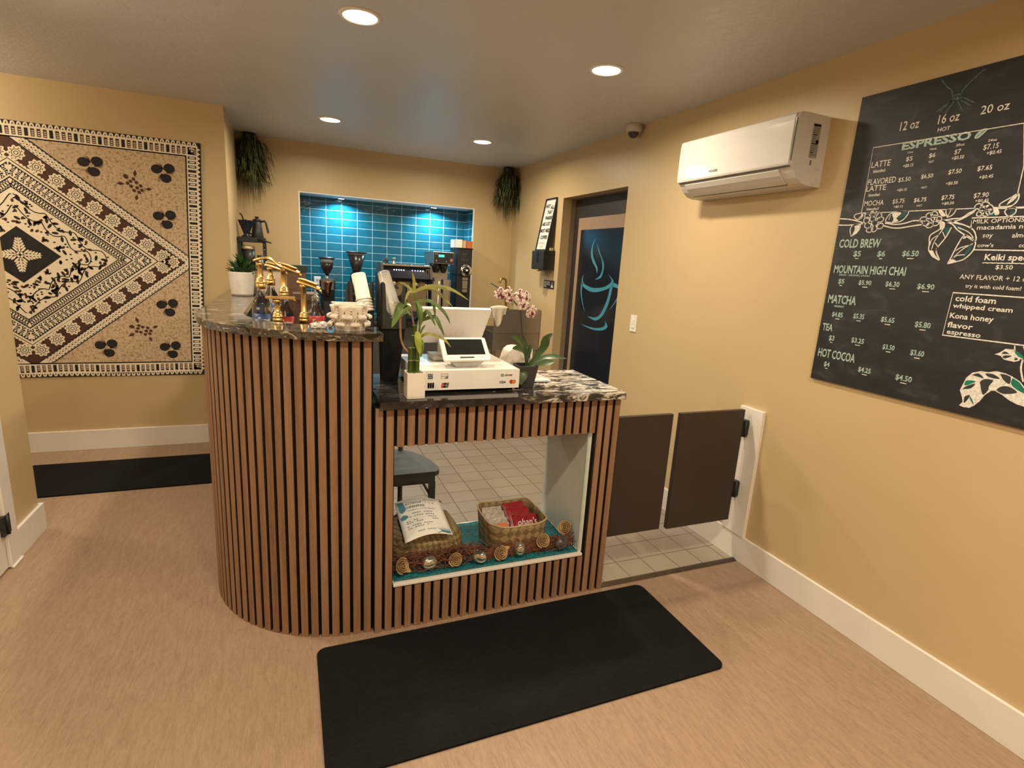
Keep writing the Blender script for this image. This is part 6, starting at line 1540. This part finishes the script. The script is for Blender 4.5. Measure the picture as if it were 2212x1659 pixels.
MB().tube(spline([(1.285, 5.105, 1.29), (1.262, 5.07, 1.285), (1.258, 5.06, 1.25)], 8), .005, 8).build('handle', BLACKP, t)
# tall bulk grinder
t = thing('bulk_grinder', 'tall black bulk coffee grinder with round silver dial at the right end of the niche', 'coffee grinder', (1.60, 5.28, ZB))
bevel(MB().rbox(1.528, 5.20, 1.36, 1.684, 5.46, 1.600, .012).build('head', BLACKP, t), .006)
bevel(MB().rbox(1.532, 5.215, ZB, 1.680, 5.46, 1.36, .012).build('body', BLACKP, t), .006)
bevel(MB().box(1.524, 5.196, 1.600, 1.688, 5.464, 1.612).build('top_cap', BLACKG, t), .004)
Mx = Matrix.Translation((1.620, 5.200, 1.398)) @ Matrix.Rotation(PI / 2, 4, 'X')
MB().lathe([(.056, 0), (.058, .010), (.054, .014), (0, .014)], (0, 0, 0), 32, 0, Mx).build('dial', CHROME, t)
MB().lathe([(.034, .014), (.036, .022), (.030, .028), (0, .028)], (0, 0, 0), 28, 0, Mx).build('dial_face', BLACKG, t)
MB().lathe([(.010, .028), (.011, .042), (0, .044)], (0, 0, 0), 16, 0, Mx).build('knob', WHITEP, t)
ch = MB().prism([(1.582, 1.330), (1.640, 1.330), (1.634, 1.185), (1.586, 1.185)], 5.180, 5.215, lambda a, b, c: (a, c, b)); bevel(ch.build('chute', STEEL, t), .003)
MB().box(1.584, 5.178, 1.215, 1.637, 5.181, 1.221).box(1.582, 5.178, 1.298, 1.640, 5.181, 1.304).build('chute_band', BLACKP, t)
b = MB(); ps = Plane((1.528, 5.1995, 1.36), (1, 0, 0), (0, 0, 1), (0, -1, 0)); write(b, ps, 'BUNN', .055, .190, .042, .011, 0); write(b, ps, 'coffee', .050, .172, .052, .008, 0)
for k in range(2): write(b, ps, 'FRESH GROUND', .038, .145 - .013 * k, .08, .006, 0)
b.build('lettering', pm('dim_grey_print', (0.10, 0.10, 0.10), .6), t)
# packets of filters on top
t = thing('filter_pack', 'clear wrapped packs with white and orange contents on top of the bulk grinder', 'package', (1.60, 5.30, 1.6123))
bevel(MB().rbox(1.515, 5.22, 1.6123, 1.588, 5.42, 1.690, .015).build('white_pack', pm('white_filter_pack', (0.74, 0.71, 0.66), .35), t), .008)
bevel(MB().rbox(1.590, 5.22, 1.6123, 1.625, 5.42, 1.684, .012).build('tan_pack', pm('tan_pack', (0.50, 0.32, 0.18), .4), t), .008)
bevel(MB().rbox(1.627, 5.22, 1.6123, 1.690, 5.42, 1.680, .015).build('orange_pack', pm('orange_pack', (0.46, 0.13, 0.04), .4), t), .008)
# white outlet plate on the tiles
t = thing('outlet_plate', 'white outlet plate on the blue tiles beside the small grinder', 'outlet', (.262, ND - .004, 1.19))
bevel(MB().box(.232, ND - .006, 1.130, .296, ND - .0005, 1.250).build('plate', WHITEP, t), .002)
for z in (1.165, 1.215): MB().box(.254, ND - .0072, z - .012, .274, ND - .006, z + .012).build('socket', pm('grey_socket', (0.35, 0.35, 0.34), .5), t)
# pour-over stand with dripper, kettle and canister, in the left corner
t = thing('pour_over_stand', 'black metal pour-over stand in the corner left of the niche', 'stand', (-.285, 5.20, ZB))
SX0, SX1 = -.384, -.172
s_ = MB()
for x in (SX0 + .012, SX1 - .012):
    for y_ in (5.14, 5.30): MB().box(x - .012, y_ - .010, ZB, x + .012, y_ + .010, 1.535).build('leg', BLACKP, t)
bevel(MB().box(SX0, 5.12, 1.535, SX1, 5.32, 1.577).build('top_rail', BLACKP, t), .004)
MB().box(SX0 + .01, 5.13, 1.300, SX1 - .01, 5.31, 1.312).build('shelf', BLACKP, t)
b = MB()
for z in (1.44, 1.48, 1.52): b.lathe([(.004, 0), (.004, .002), (0, .002)], (0, 0, 0), 8, 0, Matrix.Translation((SX1 - .012, 5.1300, z)) @ Matrix.Rotation(PI / 2, 4, 'X'))
for z in (1.40,): b.lathe([(.004, 0), (.004, .002), (0, .002)], (0, 0, 0), 8, 0, Matrix.Translation((SX0 + .012, 5.1300, z)) @ Matrix.Rotation(PI / 2, 4, 'X'))
for q, o_ in enumerate(list(range(1))):
    b.build('screw', CHROME, t)
MB().tube([(SX1 - .06, 5.118, 1.562), (SX1 + .02, 5.10, 1.545), (SX1 + .045, 5.10, 1.538)], [.008, .007, .005], 8).build('lever', BLACKP, t)
t = thing('pour_over_dripper', 'dark navy conical dripper on the pour-over stand', 'dripper', (-.318, 5.19, 1.5773))
NAVY = pm('navy_dripper', (0.012, 0.016, 0.035), .28)
MB().lathe([(.0, 0), (.038, 0), (.040, .008), (.022, .014), (.024, .030), (.062, .132), (.065, .134), (.059, .134), (.02, .034), (0, .034)], (-.318, 5.19, 1.5773), 28).build('cone', NAVY, t)
MB().tube(spline([(-.335, 5.18, 1.70), (-.345, 5.17, 1.745), (-.362, 5.165, 1.765)], 8), [.006] * 9, 8).build('spoon', BLACKP, t)
t = thing('gooseneck_kettle', 'dark kettle with open handle on the pour-over stand', 'kettle', (-.238, 5.26, 1.5773))
MB().lathe([(.0, 0), (.048, 0), (.050, .006), (.042, .06), (.034, .125), (.032, .134), (0, .134)], (-.238, 5.26, 1.5773), 28).build('body', pm('dark_brushed_kettle', (0.050, 0.052, 0.058), .3, .5), t)
MB().lathe([(.034, .134), (.034, .150), (.020, .155), (.012, .157), (.012, .166), (.018, .168), (.018, .174), (0, .175)], (-.238, 5.26, 1.5773), 24).build('lid', BLACKP, t)
MB().tube(spline([(-.205, 5.255, 1.710), (-.178, 5.25, 1.718), (-.168, 5.25, 1.700), (-.158, 5.25, 1.655), (-.152, 5.25, 1.622)], 14), [.008] * 15, 8).build('handle', BLACKP, t)
MB().tube(spline([(-.27, 5.275, 1.60), (-.305, 5.29, 1.62), (-.31, 5.295, 1.70), (-.335, 5.30, 1.72)], 14), .006, 8).build('spout', pm('dark_spout', (0.04, 0.04, 0.045), .3, .5), t)
t = thing('canister', 'dark canister with a cream lid on the shelf of the pour-over stand', 'canister', (-.312, 5.20, 1.3123))
MB().lathe([(.0, 0), (.052, 0), (.052, .165), (0, .165)], (-.312, 5.20, 1.3123), 28).build('body', BLACKP, t)
MB().lathe([(.0, .165), (.055, .165), (.055, .186), (.05, .192), (0, .194)], (-.312, 5.20, 1.3123), 28).build('lid', pm('cream_lid', (0.72, 0.62, 0.42), .4), t)
t = thing('pepper_mill', 'small grey jar beside the cream-lidded canister', 'jar', (-.222, 5.19, 1.3123))
MB().lathe([(.0, 0), (.030, 0), (.030, .075), (.022, .09), (.022, .10), (0, .10)], (-.222, 5.19, 1.3123), 20).build('body', STEEL, t)
MB().lathe([(.024, .10), (.024, .118), (0, .12)], (-.222, 5.19, 1.3123), 20).build('lid', BLACKP, t)

# ---------------------------------------------------------------- hand sink in the right corner
t = thing('hand_sink', 'steel hand sink with a tall side splash in the right corner', 'sink', (1.98, 4.9, .7))
SS = pm('satin_steel', (0.34, 0.31, 0.27), .36, .85, .08, 14, stretch=(1, 1, 10))
sk = MB().box(1.735, 4.632, .855, 2.205, 4.640, 1.078)
bevel(sk.build('side_splash', SS, t), .002)
hs = MB(); hollow(hs, 1.735, 4.642, 2.205, 5.16, .690, .860, .006)
bevel(hs.build('basin', SS, t), .003)
MB().box(2.197, 4.642, .860, 2.205, 5.16, 1.078).build('back_splash', SS, t)
for x in (1.76, 2.17): MB().box(x - .02, 4.66, .0045, x + .02, 4.70, .690).box(x - .02, 5.10, .0045, x + .02, 5.14, .690).build('leg', SS, t)
fa = MB().tube(spline([(2.185, 4.93, 1.02), (2.10, 4.93, 1.02), (1.98, 4.93, 1.06), (1.955, 4.93, 1.15), (1.952, 4.93, 1.28), (1.945, 4.93, 1.332), (1.920, 4.93, 1.345), (1.890, 4.93, 1.335), (1.884, 4.93, 1.300)], 40), .011, 10)
fa.build('faucet', BRASS, t)
for y_ in (4.87, 4.99): MB().tube([(2.197, y_, 1.02), (2.15, y_, 1.02), (2.14, y_ - .01, 1.05)], [.012, .012, .008], 8).build('tap_handle', BRASS, t)
# towel hanging over the end of the side splash
t = thing('towel', 'cream towel draped over the front corner of the sink side splash', 'towel', (1.78, 4.62, 1.08))
def tw(u, v_):
    x = 1.690 + .170 * u
    if v_ < .45: y_ = 4.622 - .010 * math.sin(4 * PI * u) * (.45 - v_) * 2; z = 1.088 - (.45 - v_) / .45 * (.060 + .115 * math.sin(PI * min(1, u * 1.15)) ** 1.3); x = 1.700 + .150 * u + (.45 - v_) * .06 * (.55 - u)
    elif v_ < .55: q = (v_ - .45) / .10 * PI; y_ = 4.636 - .014 * math.cos(q); z = 1.088 + .010 * math.sin(q) + .028 * (u - .1) * (1 - u) * 2
    else: y_ = 4.650 + .006 * math.sin(4 * PI * u); z = 1.088 - (v_ - .55) / .45 * .10
    return (x, y_, z)
MB().slab(tw, 24, 30, .004).build('cloth', pm('cream_towel', (0.66, 0.58, 0.46), .9, bmp=.3, bscale=120), t)
